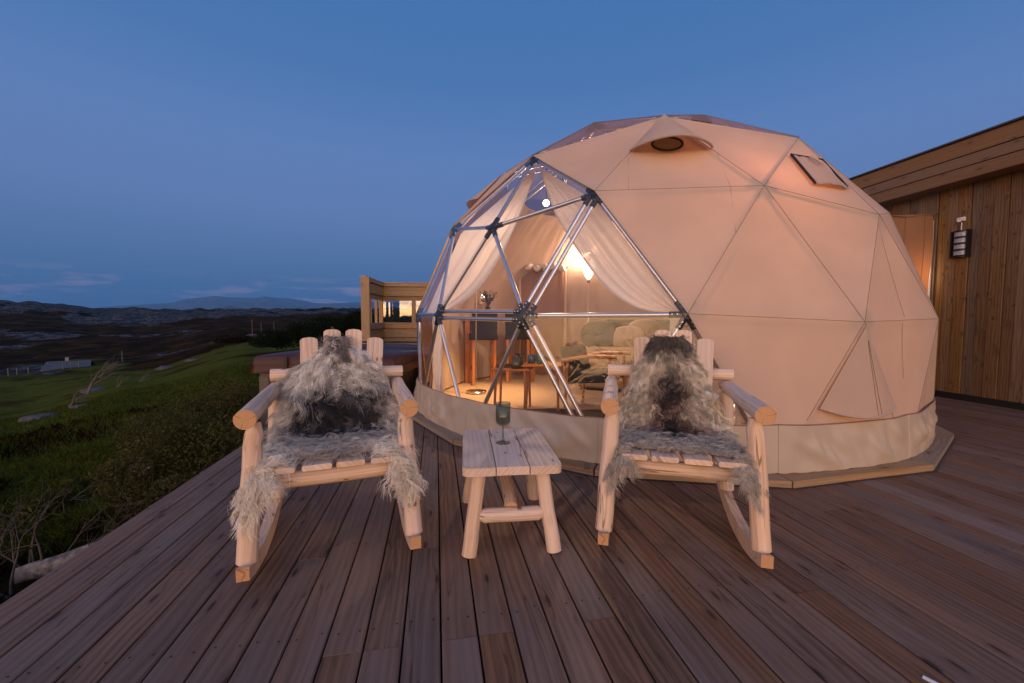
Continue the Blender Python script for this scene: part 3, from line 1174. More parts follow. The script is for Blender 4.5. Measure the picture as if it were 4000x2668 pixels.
# low hooded vent at the right
apx = dl((2.492, 2.928, 1.07)); fl_, fr_ = dl((2.142, 2.874, .50)), dl((2.815, 3.054, .485))
fn = (fl_ - apx).cross(fr_ - apx).normalized()
if fn.dot(apx - (DC - D0)) < 0:
    fn = -fn
rows = []
for i in range(13):
    v = i / 12
    rowp = []
    for j in range(21):
        u = j / 20
        p_ = apx.lerp(fl_.lerp(fr_, u), v)
        p_ += fn * ((.11 * math.sin(PI * min(1, u * .92 + .04)) ** .7 * (.35 + .65 * u)) * v ** 1.2 + .008) + Vector((0, 0, -.06 * math.sin(PI * u) * v * v))
        rowp.append(p_)
    rows.append(rowp)
mb = MB()
mb.grid(rows)
lh = mb.build('low_vent_hood', M_canvas, dome)
mb = MB()
mb.tube(rows[-1], .009, 6, True)
mb.build('hood_hem', M_canvas, lh)
mb = MB()
mb.tube([rows[i][13] + fn * .002 for i in range(2, 13)], .0018, 4, False)
mb.tube([rows[i][14] + fn * .002 for i in range(2, 13)], .0018, 4, False)
mb.build('seam', M_seam, lh)

# fabric hood edge at the far left of the dome
J2, B2, M2 = DVo(5, .05), DVo(1, .05), DVo(2, .05)
lc2, rc2 = J2.lerp(B2, .52), J2.lerp(M2, .53)
n2_ = (B2 - J2).cross(M2 - J2).normalized()
if n2_.dot(J2 - (DC - D0)) < 0:
    n2_ = -n2_
rows = []
for i in range(9):
    v = i / 8
    rows.append([J2.lerp(lc2.lerp(rc2, j / 16), v) + n2_ * (.11 * math.sin(PI * j / 16) ** .8 * v ** 1.2 + .006) - (J2 - (lc2 + rc2) / 2).normalized() * (.05 * math.sin(PI * j / 16) ** .8 * v * v) for j in range(17)])
mb = MB()
mb.grid(rows)
mb.build('vent_hood', M_canvas, dome)

# inner liner round the back of the dome (translucent cotton, gathered)
rows = []
la0, la1 = R_(150), R_(395)
NU, NV = 220, 26
for i in range(NV + 1):
    v = i / NV
    z = .07 + 2.76 * v
    rr = math.sqrt(max(.1, (DR * .925) ** 2 - (z - DC.z) ** 2))
    rowp = []
    for j in range(NU + 1):
        a = la0 + (la1 - la0) * j / NU
        f1 = mnoise.noise(Vector((a * 5, v * 1.2, 1))) * .05 + mnoise.noise(Vector((a * 24, v * 2.5, 7))) * .014
        f2 = math.sin(a * 15) * .01 * (1 - v)
        sagv = .10 * math.sin(v * PI * 3) * abs(math.sin(a * 15 / 4))
        r_ = rr - .02 + f1 + f2 - sagv * .5
        rowp.append(Vector((math.cos(a + DROT) * r_, math.sin(a + DROT) * r_, z)))
    rows.append(rowp)
mb = MB()
mb.grid(rows)
liner = mb.build('inner_liner', M_liner, dome)

# doorway in the liner with a rolled, scalloped curtain over it
dA, dB = dl((.136, 7.72, 0)), dl((.99, 7.85, 0))
mb = MB()
rows = [[dA.lerp(dB, j / 8) + Vector((0, -.02 * math.sin(j * 1.3), .08 + 2.0 * i / 8)) for j in range(9)] for i in range(9)]
mb.grid(rows)
ld = mb.build('liner_door', M_linerdoor, dome)
mb = MB()
pts = [dA.lerp(dB, t) + Vector((0, -.08, 2.09 - .05 * abs(math.sin(t * PI * 4)))) for t in np.linspace(-.04, 1.04, 40)]
mb.tube(pts, [.05 + .022 * math.sin(i * .95) for i in range(40)], 10, True)
mb.build('rolled_curtain', M_rope, ld)
mb = MB()
for e in (dA, dB):
    mb.tube([e + Vector((0, -.03, .08)), e + Vector((.01, -.05, 1.1)), e + Vector((0, -.03, 2.1))], [.02, .03, .02], 6, True)
mb.build('door_edging', M_liner, ld)

# entrance tunnel between the dome and the house
W0 = Vector((6.32, 5.06, 0)); wd = Vector((-.122, .9925, 0)); wn_ = Vector((-.9925, -.122, 0))
pe = W0 + wd * 1.10 + wn_ * .045            # near wall end of the tunnel side
ps = pe + wn_ * 2.0
mb = MB()
rows = []
for i in range(13):
    v = i / 12
    rows.append([dl(pe.lerp(ps, u) + wd * (.03 * mnoise.noise(Vector((u * 3, v * 3, 2)))) + Vector((0, 0, 2.64 * (1 - v) + .02 - .05 * math.sin(PI * u) * (1 - v)))) for u in np.linspace(0, 1, 14)])
mb.grid(rows)
tun = mb.build('entrance_tunnel', M_tunnel, dome)
mb = MB()
rows = []
for v in np.linspace(0, 1, 9):
    bul = .16 * math.sin(PI * min(1, v * 1.0)) + .0
    rows.append([dl(pe.lerp(ps, u) + wd * (1.5 * v - .02) + Vector((0, 0, 2.64 + bul * .7 - .05 * math.sin(PI * u) + .012 * math.sin(u * 21)))) for u in np.linspace(0, 1, 14)])
mb.grid(rows)
mb.build('tunnel_roof', M_skirt, tun)
mb = MB()
mb.grid([[dl(pe.lerp(ps, u) + wd * 1.5 + Vector((0, 0, 2.66 * v))) for u in np.linspace(0, 1, 4)] for v in np.linspace(1, 0, 4)])
mb.build('tunnel_far_side', M_tunnel, tun)
mb = MB()
for u in (.04, .08, .28, .6):
    mb.tube([rowx[int(u * 13)] + Vector((0, -.006, 0)) for rowx in [[dl(pe.lerp(ps, uu) + wd * (.03 * mnoise.noise(Vector((uu * 3, i / 12 * 3, 2)))) + Vector((0, -.004, 2.64 * (1 - i / 12) + .02))) for uu in np.linspace(0, 1, 14)] for i in range(13)]], .0035, 4, False)
mb.build('seam', M_seam, tun)

# ------------------------------------------------------------------ platform under the dome
plat = thing('dome_platform', 'low fifteen sided timber platform edged with brown boards under the dome', 'platform', D0)
mb = MB()
poly = [Vector((math.cos(a) * 2.97, math.sin(a) * 2.97, .046)) for a in bang]
mb.add(poly + [Vector((0, 0, .046))], [[i, (i + 1) % 15, 15] for i in range(15)], [(p_.x, p_.y, 0) for p_ in poly] + [(0, 0, 0)], 0)
mb.build('floor', M_floor, plat)
for q in range(15):
    a0_, a1_ = bang[q], bang[(q + 1) % 15]
    if a1_ < a0_:
        a1_ += 2 * PI
    am = (a0_ + a1_) / 2
    gap = .006
    ri, ro_ = 2.955, 3.14
    o1, o2 = Vector((math.cos(a0_), math.sin(a0_), 0)), Vector((math.cos(a1_), math.sin(a1_), 0))
    tdir = (o2 - o1).normalized()
    q4_ = [o1 * ri + tdir * gap, o2 * ri - tdir * gap, o2 * ro_ - tdir * gap, o1 * ro_ + tdir * gap]
    nd = Vector((math.cos(am), math.sin(am), 0))
    poly = [(tdir.dot(p_ - nd * 3), nd.dot(p_ - nd * 3)) for p_ in q4_]
    M_ = Matrix((nd, tdir, Vector((0, 0, 1)))).transposed().to_4x4()
    M_.translation = nd * 3 + Vector((0, 0, .0265 + (.002 if q % 2 else 0)))
    mb = MB()
    pl2 = [(y, x) for x, y in poly]
    mb.prism(pl2[::-1], M_, .044)
    mb.build('edge_board', M_trim, plat)
mb = MB()
ra, rb = [], []
for q in range(15):
    for f in np.linspace(0, 1, 6)[:-1]:
        a0_, a1_ = bang[q], bang[(q + 1) % 15]
        if a1_ < a0_:
            a1_ += 2 * PI
        o1 = Vector((math.cos(a0_), math.sin(a0_), 0)); o2 = Vector((math.cos(a1_), math.sin(a1_), 0))
        p_ = o1.lerp(o2, f)
        ra.append(p_ * 3.10 + Vector((0, 0, .0035)))
        rb.append(p_ * (3.155 + .01 * mnoise.noise(Vector((q * 3.1 + f * 5, 0, 3)))) + Vector((0, 0, .004 + .004 * abs(mnoise.noise(Vector((q + f * 9, 2, 1)))))))
mb.grid([rb, ra], closed=True)
mb.build('ground_membrane', simple('membrane', (.07, .06, .055), .8), plat)

# ------------------------------------------------------------------ sheer curtains
def resample(pts, n):
    pts = [Vector(p) for p in pts]
    L = [0]
    for i in range(1, len(pts)):
        L.append(L[-1] + (pts[i] - pts[i - 1]).length)
    out_ = []
    for k_ in range(n):
        t = L[-1] * k_ / (n - 1)
        for i in range(1, len(pts)):
            if t <= L[i] + 1e-9:
                f = (t - L[i - 1]) / max(1e-9, L[i] - L[i - 1])
                out_.append(pts[i - 1].lerp(pts[i], f))
                break
    return out_


def smooth_pts(pts, n=2):
    pts = [Vector(p) for p in pts]
    for _ in range(n):
        q = [pts[0]]
        for i in range(len(pts) - 1):
            q += [pts[i] * .75 + pts[i + 1] * .25, pts[i] * .25 + pts[i + 1] * .75]
        q.append(pts[-1])
        pts = q
    return pts


def in_(i, k_=.978):
    p_ = DV(i)
    return DC + (p_ - DC) * k_


def curtain(name, label, rail, free, nf, seed, group='sheer curtains in the dome window'):
    NV_, NU_ = 46, 44
    A1 = resample(rail, NV_); B1 = resample(smooth_pts(free), NV_)
    rows = []
    for i in range(NV_):
        t = i / (NV_ - 1)
        rowp = []
        for j in range(NU_):
            u = j / (NU_ - 1)
            p_ = A1[i].lerp(B1[i], u)
            inw = (DC - p_).normalized()
            f = math.sin(u * nf * PI + 1.5 * mnoise.noise(Vector((t * 2.5, u * 2, seed)))) * .022 + mnoise.noise(Vector((u * 9, t * 2.2, seed + 4))) * .03
            env = min(1, t * 4 + .15) * min(1, u * 5 + .1) * (.35 + .65 * (1 - abs(2 * t - 1)))
            belly = .10 * math.sin(PI * u) * math.sin(PI * t)
            p_ = p_ + inw * (f * env + belly + .02)
            rowp.append(p_ - D0)
        rows.append(rowp)
    mb = MB()
    mb.grid(rows)
    o = thing(name, label, 'curtain', D0, 0, group)
    mb.build('net', M_sheer, o)
    mb = MB()
    mb.tube([r[-1] for r in rows], .006, 5, False)
    mb.build('border', M_netw, o)
    return o


Lfree = [(0.262, 4.75, 2.86), (.153, 4.395, 2.42), (.017, 4.123, 2.025), (-.121, 4.047, 1.734), (-.369, 4.135, 1.387), (-.636, 4.453, 1.24), (-.93, 5.0, 1.17)]
Rfree = [(.29, 4.75, 2.86), (.37, 3.98, 2.167), (.472, 3.68, 1.87), (.671, 3.40, 1.468), (.833, 3.27, 1.283), (1.014, 3.20, 1.18), (1.26, 3.10, 1.165)]
curtain('curtain', 'sheer white net curtain swept to the left side of the dome window', [in_(4), in_(1), in_(13)], Lfree, 7, 1.0)
curtain('curtain', 'sheer white net curtain gathered along the right side of the dome window', [in_(4), in_(30), in_(36)], Rfree, 9, 5.0)


def drop(name, label, a, b_, z0, z1, nf, seed, cat='curtain', mat=None, bulge=.0):
    o = thing(name, label, cat, D0, 0, 'sheer curtains in the dome window')
    mb = MB()
    rows = []
    for i in range(25):
        v = i / 24
        rowp = []
        for j in range(70):
            u = j / 69
            p_ = Vector(a).lerp(Vector(b_), u)
            d = Vector((b_[1] - a[1], -(b_[0] - a[0]), 0)).normalized()
            f = math.sin(u * nf * 2 * PI + mnoise.noise(Vector((v * 3, u * 4, seed))) * 1.8) * (.018 + .02 * v) + .02 * mnoise.noise(Vector((u * 12, v * 5, seed)))
            rowp.append(Vector((p_.x, p_.y, z0 + (z1 - z0) * v)) + d * (f + bulge * math.sin(PI * v)) - D0)
        rows.append(rowp)
    mb.grid(rows)
    mb.build('net', mat or M_sheer, o)
    return o


drop('curtain', 'gathered net curtain hanging to the floor at the left edge of the dome', (-1.02, 5.45, 0), (-.80, 4.62, 0), 1.16, .07, 8, 3.0)
drop('curtain', 'crumpled net curtain low in the right corner of the dome window', (1.18, 3.10, 0), (1.80, 3.06, 0), 1.14, .06, 9, 8.0, mat=M_netw)
# white lacing loops along the right window edge
lac = thing('lacing_cord', 'white cord lacing in loops down the right edge of the dome window', 'cord', D0)
e0, e1 = dl(DV(36, -.02)), dl(DV(35, -.02))
for i in range(12):
    c_ = e0.lerp(e1, .06 + i * .075)
    mb = MB()
    mb.tube([c_ + Vector((-.015 + .035 * math.cos(a) - .02, .03, .016 * math.sin(a))) for a in np.linspace(0, 2 * PI, 11)], .0045, 5, False)
    mb.build('loop', M_rope, lac)

# ------------------------------------------------------------------ things inside the dome
def lamp_light(name, typ, loc, energy, col=(1, .66, .36), size=.06, parent=None, **kw):
    l_ = bpy.data.lights.new(name, typ)
    l_.energy = energy
    l_.color = col
    l_.shadow_soft_size = size
    for k_, v_ in kw.items():
        setattr(l_, k_, v_)
    o = bpy.data.objects.new(name, l_)
    C.objects.link(o)
    o.location = loc
    if parent is not None:
        o.parent = parent
    return o


fl = thing('floor_lamp', 'tall chrome floor lamp with a glowing white glass bowl', 'lamp', (1.425, 7.8, .05))
mb = MB()
mb.lathe([(0, 0), (.14, 0), (.14, .012), (.03, .02), (.011, .03), (.011, 1.78)], n=20)
mb.build('pole', M_chrome, fl)
mb = MB()
mb.lathe([(.02, 1.73), (.026, 1.73), (.026, 1.81), (.02, 1.81)], n=16)
mb.build('collar', M_chrome, fl)
mb = MB()
mb.lathe([(.035, 1.81), (.08, 1.90), (.118, 2.0), (.135, 2.07), (.13, 2.10), (.11, 2.07)], n=24)
mb.build('lamp_shade', M_shade, fl)
lamp_light('bulb_light', 'POINT', (0, -.02, 2.20), 110, (1, .64, .42), .10, fl)

rl = thing('reading_lamp', 'slim chrome reading lamp with small tilted shade and round base', 'lamp', (-.512, 5.907, .05))
mb = MB()
mb.lathe([(0, 0), (.145, 0), (.15, .012), (.145, .028), (.02, .034), (.008, .04)], n=28)
mb.build('base', M_chrome, rl)
mb = MB()
mb.tube([(0, 0, .03), (.006, 0, .5), (0, 0, .9), (.012, 0, 1.52)], .0075, 8, True)
mb.tube([(.01, 0, 1.40), (.07, -.02, 1.42)], .005, 6, True)
mb.build('pole', M_chrome, rl)
mb = MB()
Mx = Matrix.Translation((.10, -.02, 1.26)) @ Matrix.Rotation(R_(-14), 4, 'Y')
prof = [(.028, .16), (.034, .155), (.062, .02), (.058, .02), (.028, .15)]
vsx = []
mb2 = MB(); mb2.lathe(prof, n=18)
mb2.v = [Mx @ v_ for v_ in mb2.v]
mb2.build('lamp_shade', M_chrome, rl)
sp_l = lamp_light('reading_light', 'SPOT', (.115, -.02, 1.29), 150, (1, .56, .24), .03, rl, spot_size=R_(95), spot_blend=.7)

hl_ = thing('uplighter', 'lit floor lamp glowing behind the canvas on the right of the dome', 'lamp', (2.15, 3.95, .05))
mb = MB()
mb.lathe([(0, 0), (.13, 0), (.13, .015), (.012, .03), (.012, 1.62)], n=16)
mb.build('pole', M_chrome, hl_)
mb = MB()
mb.lathe([(.03, 1.62), (.07, 1.70), (.11, 1.80), (.115, 1.83)], n=20)
mb.build('lamp_shade', M_shade, hl_)
lamp_light('uplight', 'POINT', (-.05, -.22, 2.0), 14, (1, .50, .28), .07, hl_)

pd = thing('reflection_orb', 'added small bright round bulb hanging high under the dome roof', 'lamp', (.44, 5.5, 2.62))  # glowing ball and cord added for a bright spot taken as lamp reflection
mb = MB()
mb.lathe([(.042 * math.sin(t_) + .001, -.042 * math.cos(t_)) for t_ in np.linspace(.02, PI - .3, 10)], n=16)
mb.build('orb', M_bulb, pd)
mb = MB()
mb.tube([(0, 0, .05), (0, 0, .52)], .004, 6, True)
mb.build('cord', M_black, pd)
lamp_light('added_fill_light', 'SPOT', (0, 0, -.08), 105, (1, .66, .43), .05, pd, spot_size=R_(168), spot_blend=.35)  # fill spot added to brighten liner and floor, kept off the roof

lamp_light('tunnel_light', 'POINT', tuple(W0 + wd * 1.40 + wn_ * .14 + Vector((0, 0, 1.75))), 15, (1, .68, .42), .08)
tl_ = thing('tunnel_lamp', 'small lit lamp inside the canvas entrance tunnel', 'lamp', W0 + wd * 1.40 + wn_ * .14 + Vector((0, 0, 1.90)))
mb = MB()
mb.lathe([(0, .05), (.07, .05), (.09, .0), (0, -.01)], n=14)
mb.build('shade', M_bulb, tl_)


def stool(loc, rz, label):
    o = thing('bar_stool', label, 'bar stool', loc, rz, 'tall bar stools inside the dome')
    for sx in (-1, 1):
        for sy in (-1, 1):
            mb = MB()
            mb.box((.042, .042, .74 if sy > 0 else .74), frame((sx * .17, sy * .16, .37), (1, 0, 0), (0, 1, 0)), 2)
            mb.build('leg', M_teak, o)
    mb = MB()
    mb.box((.42, .40, .10), frame((0, 0, .77), (1, 0, 0), (0, 1, 0)), 0, .02)
    mb.build('seat', M_charcoal, o)
    mb = MB()
    mb.box((.40, .07, .42), frame((0, -.19, .99), (1, 0, 0), (0, 1, .12)), 0, .02)
    mb.build('backrest', M_charcoal, o)
    for sx in (-1, 1):
        mb = MB()
        mb.box((.03, .30, .03), frame((sx * .17, 0, .25), (1, 0, 0), (0, 1, 0)), 1)
        mb.build('stretcher', M_teak, o)
    return o


stool((-.475, 6.74, .05), R_(12), 'dark grey bar stool with orange wood legs behind the reading lamp')
stool((.12, 6.95, .05), R_(-8), 'dark grey bar stool with orange legs standing before the liner doorway')
bt = thing('bar_table', 'high orange wood bar table behind the two bar stools', 'table', (-.22, 7.12, .05), R_(8))
mb = MB()
mb.box((1.25, .45, .035), frame((0, 0, 1.06), (1, 0, 0), (0, 1, 0)), 0, .004)
mb.build('tabletop', M_teak, bt)
for sx in (-1, 1):
    for sy in (-1, 1):
        mb = MB()
        mb.box((.075, .06, 1.04), frame((sx * .55, sy * .17, .52), (1, 0, 0), (0, 1, 0)), 2)
        mb.build('leg', M_teak, bt)
vs1 = thing('vase', 'vase of dark dried twigs and leaves on the bar table', 'vase', (-.41, 7.02, 1.128))
mb = MB()
mb.lathe([(0, 0), (.05, 0), (.06, .08), (.04, .15), (.045, .18)], n=16)
mb.build('vessel', M_carafe, vs1)
mb = MB()
lv = MB()
for i in range(26):
    a = rng.uniform(0, 2 * PI); sp1 = rng.uniform(.03, .16); h_ = rng.uniform(.22, .40)
    tip = Vector((math.cos(a) * sp1, math.sin(a) * sp1, .16 + h_ * .75))
    pts = [Vector((0, 0, .14)), Vector((tip.x * .35, tip.y * .35, .14 + h_ * .4)), tip]
    mb.tube(pts, [.003, .0025, .001], 4, False)
    for j in range(16):
        t = rng.uniform(.4, 1.0)
        c_ = pts[1].lerp(tip, (t - .4) / .6) + Vector((rng.gauss(0, .012), rng.gauss(0, .012), rng.gauss(0, .012)))
        u1 = Vector((rng.gauss(0, 1), rng.gauss(0, 1), rng.gauss(0, 1))).normalized() * .018
        v1 = u1.cross(Vector((rng.gauss(0, 1), rng.gauss(0, 1), rng.gauss(0, 1)))).normalized() * .007
        lv.add([c_ - u1, c_ + v1, c_ + u1, c_ - v1], [[0, 1, 2, 3]], [(0, 0, 0)] * 4)
mb.build('stems', M_twig, vs1)
lv.build('leaves', M_leafdry, vs1)


def nest(loc, rz, h, L, Wd, label):
    o = thing('nesting_table', label, 'side table', loc, rz, 'low orange wood tables inside the dome')
    mb = MB()
    mb.box((L, Wd, .022), frame((0, 0, h - .011), (1, 0, 0), (0, 1, 0)), 0, .005)
    mb.build('tabletop', M_teak, o)
    for sx in (-1, 1):
        for sy in (-1, 1):
            mb = MB()
            mb.tube([(sx * (L / 2 - .05), sy * (Wd / 2 - .05), h - .022), (sx * (L / 2 - .035), sy * (Wd / 2 - .035), 0)], [.019, .013], 10, True)
            mb.build('leg', M_teak, o)
    return o


nest((.01, 4.86, .05), R_(-12), .49, .44, .36, 'smaller orange side table carrying the dark carafe and books')
nest((.36, 4.92, .05), R_(-6), .53, .46, .40, 'taller orange side table carrying the blue and teal jars')
for (x, y, z, mat, lab) in ((.235, 4.98, .58, M_jarblue, 'dark blue glass candle jar on the taller side table'),
                            (.345, 4.96, .58, M_jarteal, 'teal glass candle jar on the taller side table')):
    j_ = thing('candle_jar', lab, 'jar', (x, y, z), 0, 'glass candle jars')
    mb = MB()
    mb.lathe([(0, 0), (.045, 0), (.05, .01), (.05, .095), (.045, .1)], n=18)
    mb.build('glass', mat, j_)
    mb = MB()
    mb.lathe([(0, .082), (.044, .082)], n=18)
    mb.build('wax', M_pillow, j_)
cf = thing('carafe', 'squat dark carafe on the smaller side table', 'carafe', (.06, 4.80, .54))
mb = MB()
mb.lathe([(0, 0), (.065, 0), (.07, .02), (.065, .10), (.035, .135), (.03, .165), (.036, .17)], n=20)
mb.build('body', M_carafe, cf)
mb = MB()
mb.tube([(.06, 0, .05), (.10, 0, .07), (.10, 0, .12), (.045, 0, .14)], .007, 6, True)
mb.build('handle', M_carafe, cf)
bk = thing('book_stack', 'small stack of dark books on the smaller side table', 'books', (-.10, 4.86, .54), .3)
for i in range(3):
    mb = MB()
    mb.box((.16 - i * .012, .11, .014), frame((0, 0, .0075 + i * .0155), (math.cos(i * .2), math.sin(i * .2), 0), (-math.sin(i * .2), math.cos(i * .2), 0)), 0)
    mb.build('book', M_book, bk)

ac = thing('armchair', 'wooden armchair with dark cushions beyond the right rocking chair', 'armchair', (1.05, 5.15, .05), R_(60))
for sx in (-1, 1):
    for sy in (-1, 1):
        mb = MB()
        mb.tube([(sx * .31, sy * .28, 0), (sx * .30, sy * .26, .62 if sy < 0 else .55)], [.016, .022], 8, True)
        mb.build('leg', M_teak, ac)
    mb = MB()
    mb.tube([(sx * .31, -.34, .63), (sx * .31, 0, .62), (sx * .31, .32, .56)], [.022, .024, .02], 8, True)
    mb.build('armrest', M_teak, ac)
mb = MB()
mb.box((.58, .58, .12), frame((0, 0, .36), (1, 0, 0), (0, 1, -.1)), 0, .03)
mb.build('seat_cushion', M_charcoal, ac)
mb = MB()
mb.box((.56, .12, .38), frame((0, .26, .54), (1, 0, 0), (0, 1, -.3)), 0, .03)
mb.build('back_cushion', M_charcoal, ac)

bed = thing('bed', 'wide bed with cream linen at the back right of the dome', 'bed', (2.25, 6.75, .05), R_(-25))
mb = MB()
mb.box((1.8, 2.0, .38), frame((0, 0, .22), (1, 0, 0), (0, 1, 0)), 0, .03)
mb.build('bed_base', M_linen, bed)
mb = MB()
rows = [[Vector((-.93 + 1.86 * j / 24, -1.02 + 2.04 * i / 24, .62 + .03 * mnoise.noise(Vector((j * .35, i * .35, 1))) - (.35 if j in (0, 24) or i == 0 else 0))) for j in range(25)] for i in range(25)]
mb.grid(rows)
mb.build('duvet', M_linen, bed)
mb = MB()
mb.box((1.86, .08, 1.0), frame((0, 1.06, .55), (1, 0, 0), (0, 1, 0)), 0, .02)
mb.build('headboard', M_blanket, bed)
for k_, (x, y, z, s_, mt, lab) in enumerate([(1.42, 6.75, .86, .30, M_blanket, 'grey green cushion standing on the bed'),
                                             (1.86, 6.62, .80, .27, M_pillow, 'white pillow lying at the near side of the bed'),
                                             (2.2, 6.9, .86, .33, M_pillow, 'cream pillow propped beside the white pillow')]):
    o = thing('pillow', lab, 'pillow', (x, y, z), rng.uniform(-.4, .4), 'pillows on the bed')
    mb = MB()
    pts = []
    for i in range(9):
        th = PI * i / 8
        pts.append([Vector((s_ * math.sin(th) * (abs(math.cos(f)) ** .75) * math.copysign(1, math.cos(f)), .09 * math.cos(th) + .012 * math.sin(2 * f + x * 9),
                            s_ * .75 * math.sin(th) * (abs(math.sin(f)) ** .75) * math.copysign(1, math.sin(f)))) for f in np.linspace(0, 2 * PI, 33)[:-1]])
    mb.grid(pts, closed=True)
    mb.build('cover', mt, o)
rg = thing('cowhide_rug', 'dark cowhide rug on the dome floor under the low tables', 'rug', (.80, 4.25, .052))
mb = MB()
ring = []
for i in range(48):
    a = 2 * PI * i / 48
    r_ = 1.0 + .28 * math.cos(2 * a + .4) + .18 * mnoise.noise(Vector((math.cos(a) * 2.2, math.sin(a) * 2.2, 3)))
    ring.append(Vector((math.cos(a) * r_ * .95, math.sin(a) * r_ * .75, 0)))
mb.add(ring + [Vector((0, 0, .004))], [[i, (i + 1) % 48, 48] for i in range(48)], [(0, 0, 0)] * 49)
mb.build('hide', M_rug, rg)

# ------------------------------------------------------------------ house on the right
house = thing('wood_house', 'brown timber house with vertical board cladding and sloping eaves beside the dome', 'house', W0)
def hp(s_, off, z):
    return wd * s_ + wn_ * off + Vector((0, 0, z))
s_ = -4.2
i = 0
while s_ < 8.5:
    wdt = (.118, .148, .13)[i % 3]
    proud = (.0, .014, .006)[i % 3] + rng.uniform(-.001, .001)
    mb = MB()
    M_ = Matrix((Vector((0, 0, 1)), wd, -wn_)).transposed().to_4x4()
    M_.translation = hp(s_ + wdt / 2, -.012 + proud, 1.72)
    mb.box((3.26, wdt - .005, .022), M_, 0, .003)
    mb.build('cladding_board', M_clad, house)
    s_ += wdt
    i += 1
mb = MB()
M_ = Matrix((wd, wn_, Vector((0, 0, 1)))).transposed().to_4x4()
M_.translation = hp(2.1, -.16, 1.65)
mb.box((12.8, .22, 3.35), M_, 0)
mb.build('wall', M_dark_gap, house)
mb = MB()
M_.translation = hp(2.1, -.01, .045)
mb.box((12.8, .03, .09), M_, 0)
mb.build('plinth', M_plinth, house)
zt = 3.47
for bh in (.205, .145, .165):
    mb = MB()
    off_ = .335 - (3.47 - zt) * .06
    M_ = Matrix((wd, wn_, Vector((0, 0, 1)))).transposed().to_4x4()
    M_.translation = hp(2.1, off_, zt - bh / 2)
    mb.box((12.8, .024, bh - .008), M_, 0, .003)
    mb.build('fascia_board', M_fascia, house)
    zt -= bh
mb = MB()
M_ = Matrix((wd, wn_, Vector((0, 0, 1)))).transposed().to_4x4()
M_.translation = hp(2.1, .10, 2.975)
mb.box((12.8, .44, .02), M_, 0)
mb.build('soffit', M_clad, house)
mb = MB()
M_.translation = hp(2.1, -1.8, 3.485)
mb.box((12.9, 4.36, .022), M_, 0)
mb.build('roof', simple('roof_felt', (.05, .04, .035), .8), house)
mb = MB()
M_ = Matrix((Vector((0, 0, 1)), wd, -wn_)).transposed().to_4x4()
M_.translation = hp(1.175, .006, 1.29)
mb.box((2.56, .14, .04), M_, 0, .003)
mb.build('gap_board', M_white_plastic, house)  # white board added by the tunnel lamp so the gap shows bright

# lamp and sensor on the house wall
wl = thing('wall_lamp', 'black wall lamp with four frosted panes on the house cladding', 'wall lamp', W0 + wd * .74 + wn_ * .012 + Vector((0, 0, 2.16)))
mb = MB()
M_ = Matrix((wd, wn_, Vector((0, 0, 1)))).transposed().to_4x4()
M_.translation = wn_ * .012
mb.box((.205, .024, .37), M_, 0, .004)
mb.build('backplate', M_wall_black, wl)
for k_ in range(4):
    mb = MB()
    rows = []
    for i in range(2):
        z = -.135 + k_ * .085 + i * .066 - .018
        rows.append([wd * (.075 * math.cos(a)) + wn_ * (.03 + .055 * math.sin(a)) + Vector((0, 0, z)) for a in np.linspace(0, PI, 11)])
    mb.grid(rows)
    mb.build('pane', M_lens, wl)
mb = MB()
for k_ in range(5):
    z = -.185 + k_ * .085 + (.006 if k_ else .0)
    for (a0_, a1_) in zip(np.linspace(0, PI, 9)[:-1], np.linspace(0, PI, 9)[1:]):
        pA = wd * (.088 * math.cos(a0_)) + wn_ * (.03 + .065 * math.sin(a0_)); pB = wd * (.088 * math.cos(a1_)) + wn_ * (.03 + .065 * math.sin(a1_))
        mb.add([pA + Vector((0, 0, z)), pB + Vector((0, 0, z)), pB + Vector((0, 0, z + .02)), pA + Vector((0, 0, z + .02))], [[0, 1, 2, 3]], [(0, 0, 0)] * 4)
for sx in (-1, 1):
    M_.translation = wd * (sx * .092) + wn_ * .04
    mb.box((.02, .05, .37), M_, 0)
mb.build('cage', M_wall_black, wl)
ms = thing('motion_sensor', 'white motion sensor with thin cable above the wall lamp', 'sensor', W0 + wd * .755 + wn_ * .014 + Vector((0, 0, 2.50)))
mb = MB()
M_.translation = wn_ * .02
mb.box((.085, .03, .06), M_, 0, .01)
mb.build('mount', M_white_plastic, ms)
mb = MB()
mb.tube([wn_ * .03 + Vector((0, 0, 0)), wn_ * .06 + wd * -.01 + Vector((0, 0, -.01)), wn_ * .085 + wd * -.02 + Vector((0, 0, -.02))], [.02, .028, .024], 14, True)
mb.build('head', M_white_plastic, ms)
mb = MB()
mb.tube([Vector((0, 0, -.04)) + wn_ * .012, Vector((0, 0, -.17)) + wn_ * .012], .007, 8, True)
mb.build('cable', M_white_plastic, ms)

# ------------------------------------------------------------------ wind screen at the far left of the deck
ws = thing('wind_screen', 'tall L shaped timber wind screen with glass panes behind the hot tub', 'screen', (-3.90, 10.8, 0), R_(4.5))
# local: x to the right, y away; corner at (0,2)
def bx(name, size, c_, axis, parent=ws, mat=None, ch=.003):
    mb = MB()
    mb.box(size, frame(c_, (1, 0, 0), (0, 1, 0)), axis, ch)
    return mb.build(name, mat or M_screenw, parent)


